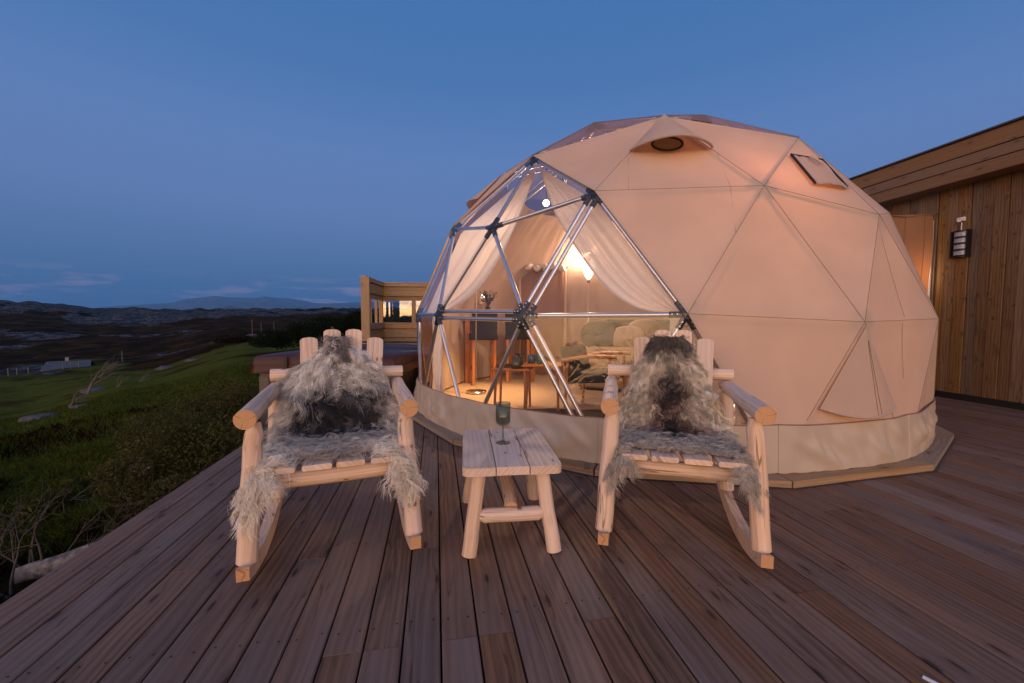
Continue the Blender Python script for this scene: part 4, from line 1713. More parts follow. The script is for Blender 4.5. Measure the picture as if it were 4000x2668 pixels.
bx('post', (.215, .12, 2.17), (.10, 0, 1.085), 2)
bx('post', (.12, .12, 2.15), (.03, 2.0, 1.075), 2)
bx('post', (.12, .10, 2.15), (1.02, 2.0, 1.075), 2)
bx('post', (.10, .10, 2.15), (2.4, 2.0, 1.075), 2)
bx('capping', (.17, 2.1, .03), (.05, 1.0, 2.185), 1)
bx('capping', (3.2, .17, .03), (1.62, 2.0, 2.186), 0)
for z, hh, rec in ((2.12, .10, 0), (1.99, .26, .05), (1.86, .17, 0), (1.74, .20, .05)):
    bx('rail', (3.1, .03, hh - .012), (1.6, 1.93 + rec, z), 0)
    bx('rail', (.03, 1.86, hh - .012), (.13 - rec, 1.0, z), 1)
bx('sill', (3.1, .13, .04), (1.6, 1.95, .955), 0)
bx('sill', (.13, 1.86, .04), (.08, 1.0, .955), 1)
for z, hh, rec in ((.87, .15, 0), (.74, .20, .05), (.60, .16, 0), (.46, .20, .05), (.32, .17, 0), (.15, .24, .04)):
    bx('rail', (3.1, .03, hh - .010), (1.6, 1.93 + rec, z), 0)
    bx('rail', (.03, 1.86, hh - .010), (.13 - rec, 1.0, z), 1)
for y in (.62, 1.25):
    bx('mullion', (.07, .07, .74), (.06, y, 1.33), 2)
for y, wz in ((.42, 2.07), (1.25, 2.07)):
    bx('stud', (.05, .05, .44), (.06, y, 1.92), 2)
mb = MB()
mb.box((.91, .010, .70), frame((.53, 1.985, 1.32), (1, 0, 0), (0, 1, 0)), 0)
mb.build('glass_pane', M_glass, ws)
mb = MB()
mb.box((1.3, .010, .70), frame((1.72, 1.985, 1.32), (1, 0, 0), (0, 1, 0)), 0)
mb.build('glass_pane', M_glass, ws)

# ------------------------------------------------------------------ hot tub
tub = thing('hot_tub', 'square hot tub with burgundy vinyl cover let into the deck edge', 'hot tub', TUB[0], TUB[1])
TWd, TD = 1.74, 2.15
mb = MB()
mb.box((TWd - .06, TD - .06, .92), frame((TWd / 2, TD / 2, .01), (1, 0, 0), (0, 1, 0)), 2)
mb.build('cabinet', M_tubcab, tub)
x = .02
while x < TWd - .05:
    wdt = .138
    mb = MB()
    mb.box((wdt - .012, .018, .84), frame((x + wdt / 2, .026, -.02), (1, 0, 0), (0, 1, 0)), 2, .004)
    mb.build('cabinet_panel', M_tubcab, tub)
    x += wdt
y = .02
while y < TD - .05:
    mb = MB()
    mb.box((.018, .126, .84), frame((.026, y + .069, -.02), (1, 0, 0), (0, 1, 0)), 2, .004)
    mb.build('cabinet_panel', M_tubcab, tub)
    y += .138


def cover_half(y0, y1):
    mb = MB()
    n_ = 10
    rows = []
    prof = []
    for i in range(n_ + 1):
        rows.append([])
    xs = [-.02, 0, .02, .3, .7, 1.05, 1.45, TWd - .02, TWd, TWd + .02]
    zz = [.54, .635, .655, .667, .674, .674, .667, .655, .635, .54]
    ys = [y0, y0 + .0, y0 + .03, (y0 + y1) / 2, y1 - .03, y1]
    zo = [-.13, -.02, 0, .004, 0, -.02]
    P_ = []
    for yv, zf in zip(ys, zo):
        P_.append([Vector((xv, yv, max(.52, zv + zf) if zf > -.1 else .535)) for xv, zv in zip(xs, zz)])
    mb.grid(P_)
    # far face
    mb.grid([P_[-1], [Vector((p_.x, p_.y, .535)) for p_ in P_[-1]]])
    return mb


cv1 = cover_half(-.03, TD / 2 - .005).build('cover_half', M_tubcover, tub)
cv2 = cover_half(TD / 2 + .005, TD + .03).build('cover_half', M_tubcover, tub)
mb = MB()
rows = []
for i in range(6):
    v = i / 5
    rowp = []
    for (xa, ya, xb, yb) in ((-.035, TD, -.035, -.04), (-.035, -.04, TWd + .035, -.04), (TWd + .035, -.04, TWd + .035, TD)):
        for t in np.linspace(0, 1, 30):
            x_1 = xa + (xb - xa) * t; y_1 = ya + (yb - ya) * t
            fo = mnoise.noise(Vector((x_1 * 4, y_1 * 4, v * 2))) * .02 * v
            ox = Vector((x_1 - TWd / 2, y_1 - TD / 2, 0)).normalized()
            rowp.append(Vector((x_1, y_1, .545 - .095 * v)) + ox * (fo + .015 * v))
    rows.append(rowp)
mb.grid(rows)
mb.build('cover_skirt', M_tubcover, tub)
mb = MB()
for xs_ in (.42, 1.2):
    mb.box((.035, .012, .20), frame((xs_, -.055, .56), (1, 0, 0), (0, 1, 0)), 2)
mb.build('strap', simple('strap_web', (.03, .014, .014), .7), tub)
mb = MB()
mb.box((.22, .006, .05), frame((.86, -.045, .60), (1, 0, 0), (0, 1, 0)), 0, .008)
mb.build('badge', M_tubcover, tub)
lf = MB()
lf.tube([(.02, TD + .02, .70), (TWd * .5, TD + .02, .705), (TWd + .03, TD + .02, .70), (TWd + .10, TD - .15, .60), (TWd + .10, TD - .35, .42), (TWd + .08, TD - .45, .25)], .016, 8, True)
lf.tube([(TWd + .06, TD - .2, .52), (TWd + .16, TD - .1, .56), (TWd + .12, TD - .3, .50)], .014, 6, True)
lf.build('cover_lifter', M_black, tub)
st = thing('round_stone', 'dark rounded stone lying on the deck near the hot tub', 'stone', (-2.50, 10.1, 0))
mb = MB()
pts = [[Vector((.20 * math.sin(th) * math.cos(f), .16 * math.sin(th) * math.sin(f), .09 + .10 * math.cos(th))) * (1 + .12 * mnoise.noise(Vector((math.cos(f), math.sin(f), th)))) for f in np.linspace(0, 2 * PI, 15)[:-1]] for th in np.linspace(.02, PI - .02, 9)]
mb.grid(pts[::-1], closed=True)
mb.build('stone', M_stone, st)

# ------------------------------------------------------------------ log rocking chairs
def lerp_pts(a, b_, n, jit=0.0):
    a, b_ = Vector(a), Vector(b_)
    return [a.lerp(b_, i / (n - 1)) + Vector((rng.uniform(-jit, jit), rng.uniform(-jit, jit), 0)) * (0 < i < n - 1) for i in range(n)]


def make_chair(loc, rz, label):
    o = thing('rocking_chair', label, 'rocking chair', loc, rz, 'log rocking chairs on the deck')

    def log(name, a, b_, r0, r1, n=7, taper=None, jit=.003):
        mb = MB()
        pts = lerp_pts(a, b_, n, jit)
        rad = [r0 + (r1 - r0) * i / (n - 1) for i in range(n)]
        if taper:
            d = (Vector(b_) - Vector(a)).normalized()
            if taper[0]:
                pts = [pts[0], pts[0] + d * taper[0]] + pts[1:]
                rad = [rad[0] * .62, rad[0]] + rad[1:]
            if taper[1]:
                pts = pts[:-1] + [pts[-1] - d * taper[1], pts[-1]]
                rad = rad[:-1] + [rad[-1], rad[-1] * .62]
        # rounded-over saw edges
        mb.tube(pts, rad, 18, True, 0, 1, rough=.05)
        return mb.build(name, [M_log, M_logend], o)
    for sx in (-1, 1):
        log('front_leg', (sx * .340, 0, .107), (sx * .308, .055, .678), .0405, .0365, taper=(0, .05))
        log('arm', (sx * .318, -.062, .715), (sx * .335, .74, .718), .0405, .037)
        log('rear_leg', (sx * .335, .63, .125), (sx * .325, .66, .69), .040, .036)
        # rocker: curved sawn plank
        mb = MB()
        yy = np.linspace(-.085, .95, 22)
        bot = [(y - .32) ** 2 / 2.3 for y in yy]
        top = [b2 + (.055 if -.02 > y else .078) for y, b2 in zip(yy, bot)]
        vs_ = []
        gcx = []
        for y, b2, t2 in zip(yy, bot, top):
            for (dx, zz) in ((-.0235, b2), (.0235, b2), (.0235, t2), (-.0235, t2)):
                vs_.append(Vector((sx * (.338 + .0) + dx, y, zz)))
                gcx.append((y + sx * 7, zz * 1.5 + dx, sx * 3))
        fs = []
        for i in range(len(yy) - 1):
            for k_ in range(4):
                k2 = (k_ + 1) % 4
                fs.append([i * 4 + k_, i * 4 + k2, i * 4 + 4 + k2, i * 4 + 4 + k_])
        mb.add(vs_, fs, gcx)
        e = len(vs_) - 4
        for q in ([0, 3, 2, 1], [e, e + 1, e + 2, e + 3]):
            mb.add([vs_[i] for i in q], [[0, 1, 2, 3]], [(gcx[i][1] * .5, gcx[i][2] * .01 + k_ * .01, 0) for k_, i in enumerate(q)], 1)
        mb.build('rocker', [M_log, M_logend], o)
    log('back_rail', (-.355, .70, .795), (.365, .70, .79), .035, .034)
    log('front_rail', (-.33, .045, .415), (.33, .045, .418), .036, .036, taper=(.06, .06))
    log('rear_rail', (-.33, .56, .375), (.33, .56, .375), .036, .036, taper=(.05, .05))
    for k_ in range(4):
        x = -.207 + k_ * .139 + rng.uniform(-.003, .003)
        mb = MB()
        M_ = frame((x, .26, .459 - .0), (1, 0, 0), (0, 1, -.075))
        mb.box((.117, .58, .024), M_, 1, .006)
        mb.build('seat_slat', M_log, o)
    for k_, (xt, zt_) in enumerate(((-.160, 1.0), (-.037, 1.045), (.083, 1.045), (.203, .995))):
        xb = -.135 + k_ * .1
        yb_, zb_ = .50, .40
        yt_ = yb_ + (zt_ - zb_) * .33
        a = Vector((xb, yb_, zb_)); b_ = Vector((xt + .005, yt_, zt_))
        L = (b_ - a).length
        w2 = .046
        poly = [(-w2, 0), (w2, 0), (w2, L - .018)] + [(w2 * math.cos(t), L - .018 + .02 * math.sin(t)) for t in np.linspace(.2, PI - .2, 9)] + [(-w2, L - .018)]
        M_ = frame(a, None, b_ - a, Vector((0, -1, .33)))
        mb = MB()
        mb.prism(poly, M_, .036)
        mb.build('back_slat', M_log, o)
    return o


LC = ((-.78, 1.79, 0), R_(20.6))
RC = ((.773, 1.86, 0), R_(-15.1))
make_chair(*LC, 'log rocking chair left of the small table, under the grey and black sheepskin')
make_chair(*RC, 'log rocking chair right of the small table, under the tan and brown sheepskin')

# ------------------------------------------------------------------ sheepskins
m_, gg, out = newmat('fleece_hair')
fc = gg.n('ShaderNodeAttribute', attribute_name='fcol').outputs['Color']
d = gg.n('ShaderNodeBsdfDiffuse', {'Color': fc})
t = gg.n('ShaderNodeBsdfTranslucent', {'Color': fc})
mx = gg.n('ShaderNodeMixShader', {0: .25, 1: d.outputs[0], 2: t.outputs[0]})
gl = gg.n('ShaderNodeBsdfGlossy', {'Color': (.8, .8, .8), 'Roughness': .45})
m2 = gg.n('ShaderNodeMixShader', {0: .05, 1: mx.outputs[0], 2: gl.outputs[0]})
gg.set(out, 'Surface', m2.outputs[0])
M_hair = m_


def sheepskin(loc, rz, label, style, seed):
    rs_ = np.random.RandomState(seed)
    o = thing('sheepskin', label, 'sheepskin', loc, rz, 'sheepskins draped over the rocking chairs')
    path = np.array([(.645, 1.01), (.635, .985), (.612, .915), (.575, .80), (.535, .675), (.498, .565), (.45, .505), (.37, .492), (.24, .497), (.11, .50), (.015, .505), (-.022, .475), (-.03, .43)])
    seg = np.r_[0, np.cumsum(np.hypot(*np.diff(path, axis=0).T))]
    Ltot = seg[-1]
    S = seg / Ltot
    if style == 'left':
        wk = ([0, .05, .10, .16, .24, .42, .52, .58, .66, .78, .88, 1.0], [.02, .045, .10, .17, .225, .28, .285, .255, .30, .345, .37, .36])
    else:
        wk = ([0, .05, .10, .16, .28, .42, .52, .58, .66, .78, .88, 1.0], [.06, .10, .125, .155, .20, .26, .295, .28, .30, .335, .36, .34])

    def surf(s, u):
        y = np.interp(s, S, path[:, 0]); z = np.interp(s, S, path[:, 1])
        w_ = np.interp(s, *wk)
        x = u * w_
        # seat corners fall over the sides; back edges curl back
        seat = np.clip((s - .55) / .08, 0, 1)
        ex = np.clip(np.abs(x) - .262, 0, None) * seat
        sg = np.sign(x)
        x = np.where(ex > 0, sg * (.262 + ex * .6), x)
        z = z - ex * 1.15
        back = 1 - seat
        y = y + back * (np.clip(np.abs(u) - .55, 0, None) ** 1.3) * .10
        # the middle of the front edge is pulled back so the slats show
        return x, y, z
    smax = lambda u: np.where(np.abs(u) > .62, 1.0, .845 + .03 * np.sin(u * 9 + seed))

    def pt(s, u):
        return np.stack(surf(s, u), -1)
    # skin
    mb = MB()
    us = np.linspace(-1, 1, 41)
    sm_ = smax(us)
    rows = []
    for i in range(49):
        s = sm_ * i / 48
        P_ = pt(s, us)
        rows.append([Vector(p_) for p_ in P_])
    mb.grid(rows)
    mb.build('hide', simple('sheep_hide', (.16, .13, .11) if style == 'left' else (.15, .115, .09), .95), o)
    N = 56000
    # denser over the whole sheet; root positions
    u = rs_.uniform(-1, 1, N)
    s = rs_.uniform(0, 1, N) * smax(u)
    wloc = np.interp(s, *wk)
    keep = rs_.uniform(0, .37, N) < wloc * 1.05
    u, s = u[keep], s[keep]
    N = len(u)
    e = 1e-3
    p0 = pt(s, u)
    ds = pt(np.clip(s + e, 0, 1.0), u) - pt(np.clip(s - e, 0, 1.0), u)
    du = pt(s, u + e) - pt(s, u - e)
    ds /= np.linalg.norm(ds, axis=1)[:, None] + 1e-9
    du /= np.linalg.norm(du, axis=1)[:, None] + 1e-9
    nrm_ = np.cross(ds, du)
    flipm = (nrm_ @ np.array([0, -.75, .65])) < 0
    nrm_[flipm] *= -1
    # locks: every strand follows the nearest of a set of guides
    NG = 1900
    gi = rs_.choice(N, NG, replace=False)
    gu, gs = u[gi], s[gi]
    lock = np.zeros(N, int)
    for a in range(0, N, 2000):
        d2 = ((u[a:a + 2000, None] - gu[None]) * .28) ** 2 + ((s[a:a + 2000, None] - gs[None]) * 1.25) ** 2
        lock[a:a + 2000] = d2.argmin(1)
    seatf = np.clip((s - .55) / .08, 0, 1)
    Lb = .085 if style == 'left' else .066
    glen = rs_.uniform(.75, 1.3, NG)
    Lh = Lb * glen[lock] * rs_.uniform(.8, 1.1, N)
    Lh *= np.where(s > .80, .95 if style == 'left' else .8, 1.0)
    # flow: outwards and down the skin, each lock swirled its own way
    sw = rs_.normal(0, .75 if style == 'left' else .5, NG)[lock] * (1 + .7 * seatf) + rs_.normal(0, .22, N)
    topc = np.clip((.05 - s) / .05, 0, 1)
    fl_ = ds * (np.cos(sw) * (1 - 1.15 * topc))[:, None] + du * (np.sin(sw) + u * (.55 + .5 * (s < .5)))[:, None]
    fl_ /= np.linalg.norm(fl_, axis=1)[:, None] + 1e-9
    lift = (rs_.uniform(.35, .9, NG)[lock] * (1 + .15 * seatf))[:, None]
    K = 8
    tt = np.linspace(0, 1, K)
    ph = rs_.uniform(0, 6.28, NG)[lock]
    wf_ = rs_.uniform(1.0, 2.4, NG)[lock]
    wa = rs_.uniform(.10, .30, NG)[lock] * (1.15 if style == 'left' else .9)
    side = np.cross(fl_, nrm_)
    pos = np.zeros((N, K, 3))
    gcen = p0[gi]
    cl = (p0[gi][lock] - p0)
    for k_, t_ in enumerate(tt):
        out_h = nrm_ * (lift * (t_ * (1 - .45 * t_)) * Lh[:, None])
        along = fl_ * ((.30 * t_ + .70 * t_ ** 1.35) * Lh)[:, None]
        wav = side * (np.sin(ph + wf_ * 6.28 * t_) * wa * Lh * t_)[:, None] + nrm_ * (np.cos(ph * 1.7 + wf_ * 6.28 * t_) * wa * .7 * Lh * t_)[:, None]
        grav = np.zeros((N, 3)); grav[:, 2] = -.42 * (t_ ** 2) * Lh * (1 - .7 * topc)
        pos[:, k_] = p0 + out_h + along + wav + grav + cl * ((.62 - .30 * seatf[:, None] * (s < .86)[:, None]) * t_ ** .75)
    # hair hanging over the front edges drops straighter
    # colours
    wloc2 = np.interp(s, *wk)
    gcol = (rs_.uniform(.62, 1.45, NG) * (1 + .5 * (rs_.uniform(0, 1, NG) > .9)))[lock] ** (1 - .6 * seatf)
    nz1 = np.array([mnoise.noise(Vector((a * 2.3, b_ * 7, seed))) for a, b_ in zip(gu, gs)])[lock]
    nz2 = rs_.normal(0, .06, NG)[lock]
    if style == 'left':
        cream = np.array([.76, .725, .675]); grey = np.array([.45, .43, .41]); blk = np.array([.022, .021, .025]); mid = np.array([.42, .39, .365])
        ss = s + nz1 * .07 + nz2 * .5 + .04 * (1 - np.abs(u))
        c = np.where((ss < .30)[:, None], cream, 0)
        f1 = np.clip((ss - .215) / .10, 0, 1)[:, None]
        f1 = f1 * np.clip((.92 - np.abs(u) + nz1 * .25) / .25, 0.12, 1)[:, None]
        c = cream * (1 - f1) + blk * f1
        f2 = np.clip((ss - .575) / .07, 0, 1)[:, None]
        c = c * (1 - f2) + mid * f2
        f3 = np.clip((ss - .70) / .1, 0, 1)[:, None] * np.clip((np.abs(u) - .15) / .45, 0, 1)[:, None]
        c = c * (1 - f3) + np.array([.80, .74, .65]) * f3
        tuft = (np.clip((.30 - np.abs(u - .05) * wloc2 / .1) / .2, 0, 1) * np.clip((.17 - s) / .06, 0, 1))[:, None]
        c = c * (1 - tuft * .85) + np.array([.05, .043, .042]) * tuft * .85
        edge = (np.clip((np.abs(u) - .80) / .15, 0, 1) * np.clip((.56 - s) / .05, 0, 1))[:, None]
        c = c * (1 - edge * .7) + grey * edge * .7
        streak = (rs_.uniform(0, 1, NG)[lock] > .88)[:, None]
        c = np.where(streak & (s > .36)[:, None] & (s < .62)[:, None], c * .3 + grey * .7, c)
    else:
        tan = np.array([.66, .575, .46]); br = np.array([.135, .052, .033]); blk = np.array([.018, .011, .011]); gry = np.array([.50, .45, .39])
        uu = np.abs(u + nz1 * .16 + nz2)
        stripe = np.clip((.52 - uu) / .24, 0, 1) * np.clip((s - .12) / .10, 0, 1) * np.clip((.66 - s) / .06, 0, 1)
        core = np.clip((.24 - uu) / .12, 0, 1) * np.clip((s - .10) / .08, 0, 1) * np.clip((.73 - s) / .06, 0, 1)
        low = np.clip((s + nz1 * .05 - .42) / .10, 0, 1) * np.clip((.62 - s) / .05, 0, 1) * np.clip((.95 - uu) / .3, 0, 1)
        c = np.tile(tan, (N, 1))
        c = c * (1 - stripe[:, None] * .85) + br * stripe[:, None] * .85
        c = c * (1 - low[:, None] * .55) + br * low[:, None] * .55
        f2 = np.clip((s - .60) / .06, 0, 1)[:, None]
        c = c * (1 - f2) + gry * f2
        c = c * (1 - core[:, None] * .92) + blk * core[:, None] * .92
        tuft = np.clip((.10 - s + nz2 * .3) / .05, 0, 1)[:, None]
        c = c * (1 - tuft * .9) + np.array([.03, .024, .024]) * tuft * .9
    c = np.clip(c * gcol[:, None] * rs_.uniform(.75, 1.25, N)[:, None], 0.003, .95)
    cu = bpy.data.hair_curves.new('fleece')
    cu.add_curves([K] * N)
    cu.position_data.foreach_set('vector', pos.astype(np.float32).ravel())
    ra = cu.attributes.get('radius') or cu.attributes.new('radius', 'FLOAT', 'POINT')
    rad = np.tile(np.linspace(1, .35, K), (N, 1)) * rs_.uniform(.0007, .0014, N)[:, None]
    ra.data.foreach_set('value', rad.astype(np.float32).ravel())
    ca_ = cu.attributes.new('fcol', 'FLOAT_COLOR', 'CURVE')
    ca_.data.foreach_set('color', np.c_[c, np.ones(N)].astype(np.float32).ravel())
    cu.materials.append(M_hair)
    link('fleece', cu, o)
    return o


sheepskin(LC[0], LC[1], 'long haired sheepskin, cream on top and black below, on the left rocking chair', 'left', 21)
sheepskin(RC[0], RC[1], 'tan sheepskin with dark brown central stripe on the right rocking chair', 'right', 34)

# ------------------------------------------------------------------ small table between the chairs and the glass on it
tb = thing('log_table', 'low log table with three plank top between the rocking chairs', 'table', (-.03, 2.215, 0), R_(6.5))
TL, TW_ = .665, .475
for k_ in range(3):
    wk_ = TW_ / 3
    x0 = -TW_ / 2 + k_ * wk_ + .0025; x1 = x0 + wk_ - .005
    rr_ = .035
    poly = []
    corners = [(x0, -TL / 2, k_ == 0, PI), (x1, -TL / 2, k_ == 2, 1.5 * PI), (x1, TL / 2, k_ == 2, 0), (x0, TL / 2, k_ == 0, .5 * PI)]
    for (cx1, cy1, rnd, a0_) in corners:
        if rnd:
            ccx = cx1 + (rr_ if cx1 < 0 else -rr_); ccy = cy1 + (rr_ if cy1 < 0 else -rr_)
            for a in np.linspace(a0_, a0_ + PI / 2, 6):
                poly.append((ccx + rr_ * math.cos(a), ccy + rr_ * math.sin(a)))
        else:
            poly.append((cx1, cy1))
    mb = MB()
    Mt = Matrix.Translation((0, 0, .410 + (.0015 if k_ == 1 else 0)))
    # soft top edge: body plus a thin inset top
    mb.prism(poly, Mt, .036)
    inset = [(x * (1 - .006) if k_ != 1 else x, y * .994) for x, y in poly]
    mb.prism(inset, Mt @ Matrix.Translation((0, 0, .0195)), .003)
    mb.build('top_plank', M_log, tb)


def tlog(name, a, b_, r0, r1, ends=(0, 0), n=7):
    mb = MB()
    pts = lerp_pts(a, b_, n, .002)
    rad = [r0 + (r1 - r0) * i / (n - 1) for i in range(n)]
    d = (Vector(b_) - Vector(a)).normalized()
    if ends[0]:
        pts = [pts[0], pts[0] + d * ends[0]] + pts[1:]; rad = [r0 * .45, r0] + rad[1:]
    if ends[1]:
        pts = pts[:-1] + [pts[-1] - d * ends[1], pts[-1]]; rad = rad[:-1] + [r1, r1 * .45]
    mb.tube(pts, rad, 18, True, 0, 1, rough=.05)
    return mb.build(name, [M_log, M_logend], tb)


for sx in (-1, 1):
    for sy in (-1, 1):
        tlog('leg', (sx * .205, sy * .295, 0), (sx * .150, sy * .235, .392), .0355, .034)
tlog('stretcher', (-.165, -.27, .178), (.165, -.27, .178), .034, .034, (.035, .035))
tlog('stretcher', (-.165, .25, .33), (.165, .25, .33), .033, .033, (.035, .035))
tlog('stretcher', (0, -.25, .20), (0, .25, .285), .032, .032, (.0, .03))

wg = thing('wine_glass', 'smoked grey wine glass standing on the log table', 'wine glass', (-.048, 2.257, .4315))
mb = MB()
mb.lathe([(0, .003), (.036, .003), (.0405, .001), (.0405, .004), (.030, .007), (.010, .013), (.0062, .03), (.0058, .085), (.009, .095), (.026, .100),
          (.039, .112), (.0415, .13), (.0405, .225), (.0395, .225), (.0400, .132), (.036, .115), (.02, .106), (.001, .105)], n=32)
mb.build('glass', M_smoke, wg)

rgk = thing('tie_ring', 'small steel tie ring on the platform board near the table', 'ring', (.537, 2.90, .05))
mb = MB()
mb.tube([(-.018, 0, 0), (-.012, 0, .035), (.012, 0, .035), (.018, 0, 0), (-.018, 0, 0)], .0028, 5, False)
mb.build('ring', M_ring, rgk)
scp = thing('plastic_strip', 'small white plastic strip caught between the deck boards', 'scrap', (1.292, 1.23, 0), R_(-55))
mb = MB()
mb.box((.055, .010, .004), frame((.02, 0, .0045), (1, 0, 0), (0, 1, .2)), 0)
mb.build('strip', M_scrap, scp)

# ------------------------------------------------------------------ vegetation and things in the landscape
def leafmat(name, a, b_):
    m_, gg, out = newmat(name)
    oi = gg.n('ShaderNodeNewGeometry')
    po = oi.outputs['Position']
    nz = gg.noise(po, 2.3, 4, .6)
    nz2 = gg.noise(po, 40, 2, .5)
    obr = gg.n('ShaderNodeObjectInfo').outputs['Random']
    a = gg.mix(gg.math('MULTIPLY', obr, .6), a, tuple(c * .5 for c in b_))
    c_ = gg.mix(gg.mapr(gg.math('ADD', gg.math('MULTIPLY', nz, .6), gg.math('MULTIPLY', nz2, .4)), .38, .62, 0, 1), a, b_)
    d = gg.n('ShaderNodeBsdfDiffuse', {'Color': c_}); t = gg.n('ShaderNodeBsdfTranslucent', {'Color': c_})
    gg.set(out, 'Surface', gg.n('ShaderNodeMixShader', {0: .25, 1: d.outputs[0], 2: t.outputs[0]}).outputs[0])
    return m_


M_bush = leafmat('bush_leaf', (.030, .034, .011), (.085, .080, .030))
M_hedge = leafmat('willow_leaf', (.007, .012, .006), (.014, .020, .009))
M_grassblade = leafmat('grass_blade', (.030, .050, .006), (.082, .098, .016))
M_heath = leafmat('heather_twig', (.016, .010, .007), (.030, .020, .011))


def leaf_cloud(n, blobs, size, rs_):
    """small leaf quads through the volume of several lobes"""
    c_ = []
    wts = np.array([b_[3] * b_[4] * b_[5] for b_ in blobs]); wts /= wts.sum()
    pick = rs_.choice(len(blobs), n, p=wts)
    B_ = np.array(blobs)[pick]
    d = rs_.normal(size=(n, 3)); d /= np.linalg.norm(d, axis=1)[:, None]
    rad = rs_.uniform(.45, 1.05, n) ** .6
    P_ = B_[:, :3] + d * B_[:, 3:] * rad[:, None]
    u = rs_.normal(size=(n, 3)); u /= np.linalg.norm(u, axis=1)[:, None]
    v = np.cross(u, rs_.normal(size=(n, 3))); v /= np.linalg.norm(v, axis=1)[:, None]
    s_ = rs_.uniform(.6, 1.3, n)[:, None] * size
    q = np.stack([P_ - u * s_, P_ + v * s_ * .45, P_ + u * s_, P_ - v * s_ * .45], 1)
    return q.reshape(-1, 3), np.arange(4 * n).reshape(-1, 4)


def quads_obj(name, V, Fq, mat, parent=None, **tags):
    me = bpy.data.meshes.new(name)
    me.vertices.add(len(V)); me.vertices.foreach_set('co', np.asarray(V, np.float32).ravel())
    k_ = Fq.shape[1]
    me.loops.add(Fq.size); me.loops.foreach_set('vertex_index', Fq.ravel().astype(np.int32))
    me.polygons.add(len(Fq)); me.polygons.foreach_set('loop_start', np.arange(0, Fq.size, k_, dtype=np.int32))
    me.update(calc_edges=True)
    me.materials.append(mat)
    return link(name, me, parent, **tags)


def branchy(mb, p, d, L, r, depth, spread, rs_, bend=Vector((0, 0, 0)), kids=3):
    pts = [Vector(p)]
    dirs = Vector(d).normalized()
    n = 4
    for i in range(n):
        dirs = (dirs + Vector(rs_.normal(0, .16, 3)) + bend * .12).normalized()
        pts.append(pts[-1] + dirs * L / n)
    mb.tube(pts, [r * (1 - .55 * i / n) for i in range(n + 1)], 5 if depth > 1 else 3, False)
    if depth <= 0:
        return
    for k_ in range(kids):
        t = rs_.randint(2, n + 1)
        nd = (dirs + Vector(rs_.normal(0, spread, 3)) + bend * .4).normalized()
        branchy(mb, pts[t], nd, L * rs_.uniform(.5, .8), r * .5, depth - 1, spread, rs_, bend, kids)


def shrub(x, y, rad, h, label, mat=None, nleaf=2600, leaf=.022, group='low shrubs beside the deck', seed=1, twigs=True, cat='shrub', name='shrub'):
    rs_ = np.random.RandomState(seed)
    z = ground1(x, y)
    o = thing(name, label, cat, (x, y, z), 0, group)
    blobs = []
    for i in range(7):
        a = rs_.uniform(0, 6.28); q = rs_.uniform(.1, .75) * rad
        hh = h * rs_.uniform(.45, .8)
        rb_ = rad * rs_.uniform(.32, .55)
        blobs.append((math.cos(a) * q, math.sin(a) * q, hh, rb_, rb_, min(hh * .9, h * rs_.uniform(.25, .42))))
    V, Fq = leaf_cloud(nleaf, blobs, leaf, rs_)
    quads_obj('foliage', V, Fq, mat or M_bush, o)
    if twigs:
        mb = MB()
        for i in range(9):
            a = rs_.uniform(0, 6.28)
            branchy(mb, (math.cos(a) * .12 * rad, math.sin(a) * .12 * rad, -.05), (math.cos(a) * .8, math.sin(a) * .8, 1.1), h * .42, .010 * h + .003, 2, .5, rs_)
        mb.build('branches', M_twig, o)
    return o


shr = [(-3.02, 4.05, .52, .95), (-3.45, 4.45, .62, 1.0), (-3.32, 5.25, .6, 1.12), (-4.05, 5.1, .7, 1.02), (-4.35, 5.75, .75, 1.1), (-3.75, 6.0, .7, 1.15), (-2.72, 3.55, .34, .55), (-3.55, 3.95, .40, .62)]
slab = ['leafy grey green shrub against the deck edge, nearest the left chair arm', 'dense shrub behind the deck edge left of the left chair', 'leafy shrub close beside the hot tub cabinet',
        'broad shrub on the slope left of the hot tub', 'outermost broad shrub at the left end of the thicket', 'tallest shrub of the thicket behind the hot tub corner',
        'low shrub at the foot of the deck beside the grass', 'small low shrub at the left foot of the thicket']
for i, ((x, y, r_, h_), lb) in enumerate(zip(shr, slab)):
    shrub(x, y, r_, h_, lb, seed=50 + i, nleaf=6500, leaf=.017)
# willow thicket beyond the hot tub
wil = [(-23, 42, 3.0, 2.4), (-20, 40, 2.6, 2.6), (-17.5, 41, 2.6, 3.0), (-15.2, 40, 2.6, 3.2), (-13.2, 41, 2.4, 3.2), (-11.3, 43, 2.4, 3.4), (-26.5, 46, 2.6, 1.9), (-16.3, 36, 1.9, 2.1)]
pos_words = ['second from the left', 'third from the left', 'fourth from the left', 'fifth from the left', 'sixth from the left', 'rightmost, by the screen post', 'leftmost and lowest', 'small, standing in front']
for i, ((x, y, r_, h_), pw) in enumerate(zip(wil, pos_words)):
    shrub(x, y, r_, h_, 'dark green willow bush of the thicket beyond the hot tub, ' + pw, M_hedge, 4200, .10, 'willow bushes beyond the hot tub', 80 + i, False, 'bush', 'willow_bush')
for i, (x, y, r_, h_, lb) in enumerate([(-128, 92, 8, 5, 'dark bush clump left of the slate roofed cabin'), (-116, 88, 6, 4, 'dark low bush just below the slate roofed cabin'),
                                        (-66, 98, 5, 2.4, 'rust brown bush right of the slate roofed cabin')]):
    shrub(x, y, r_, h_, lb, M_hedge if i < 2 else M_heath, 2600, .32, 'bushes around the far cabin', 120 + i, False, 'bush', 'moor_bush')

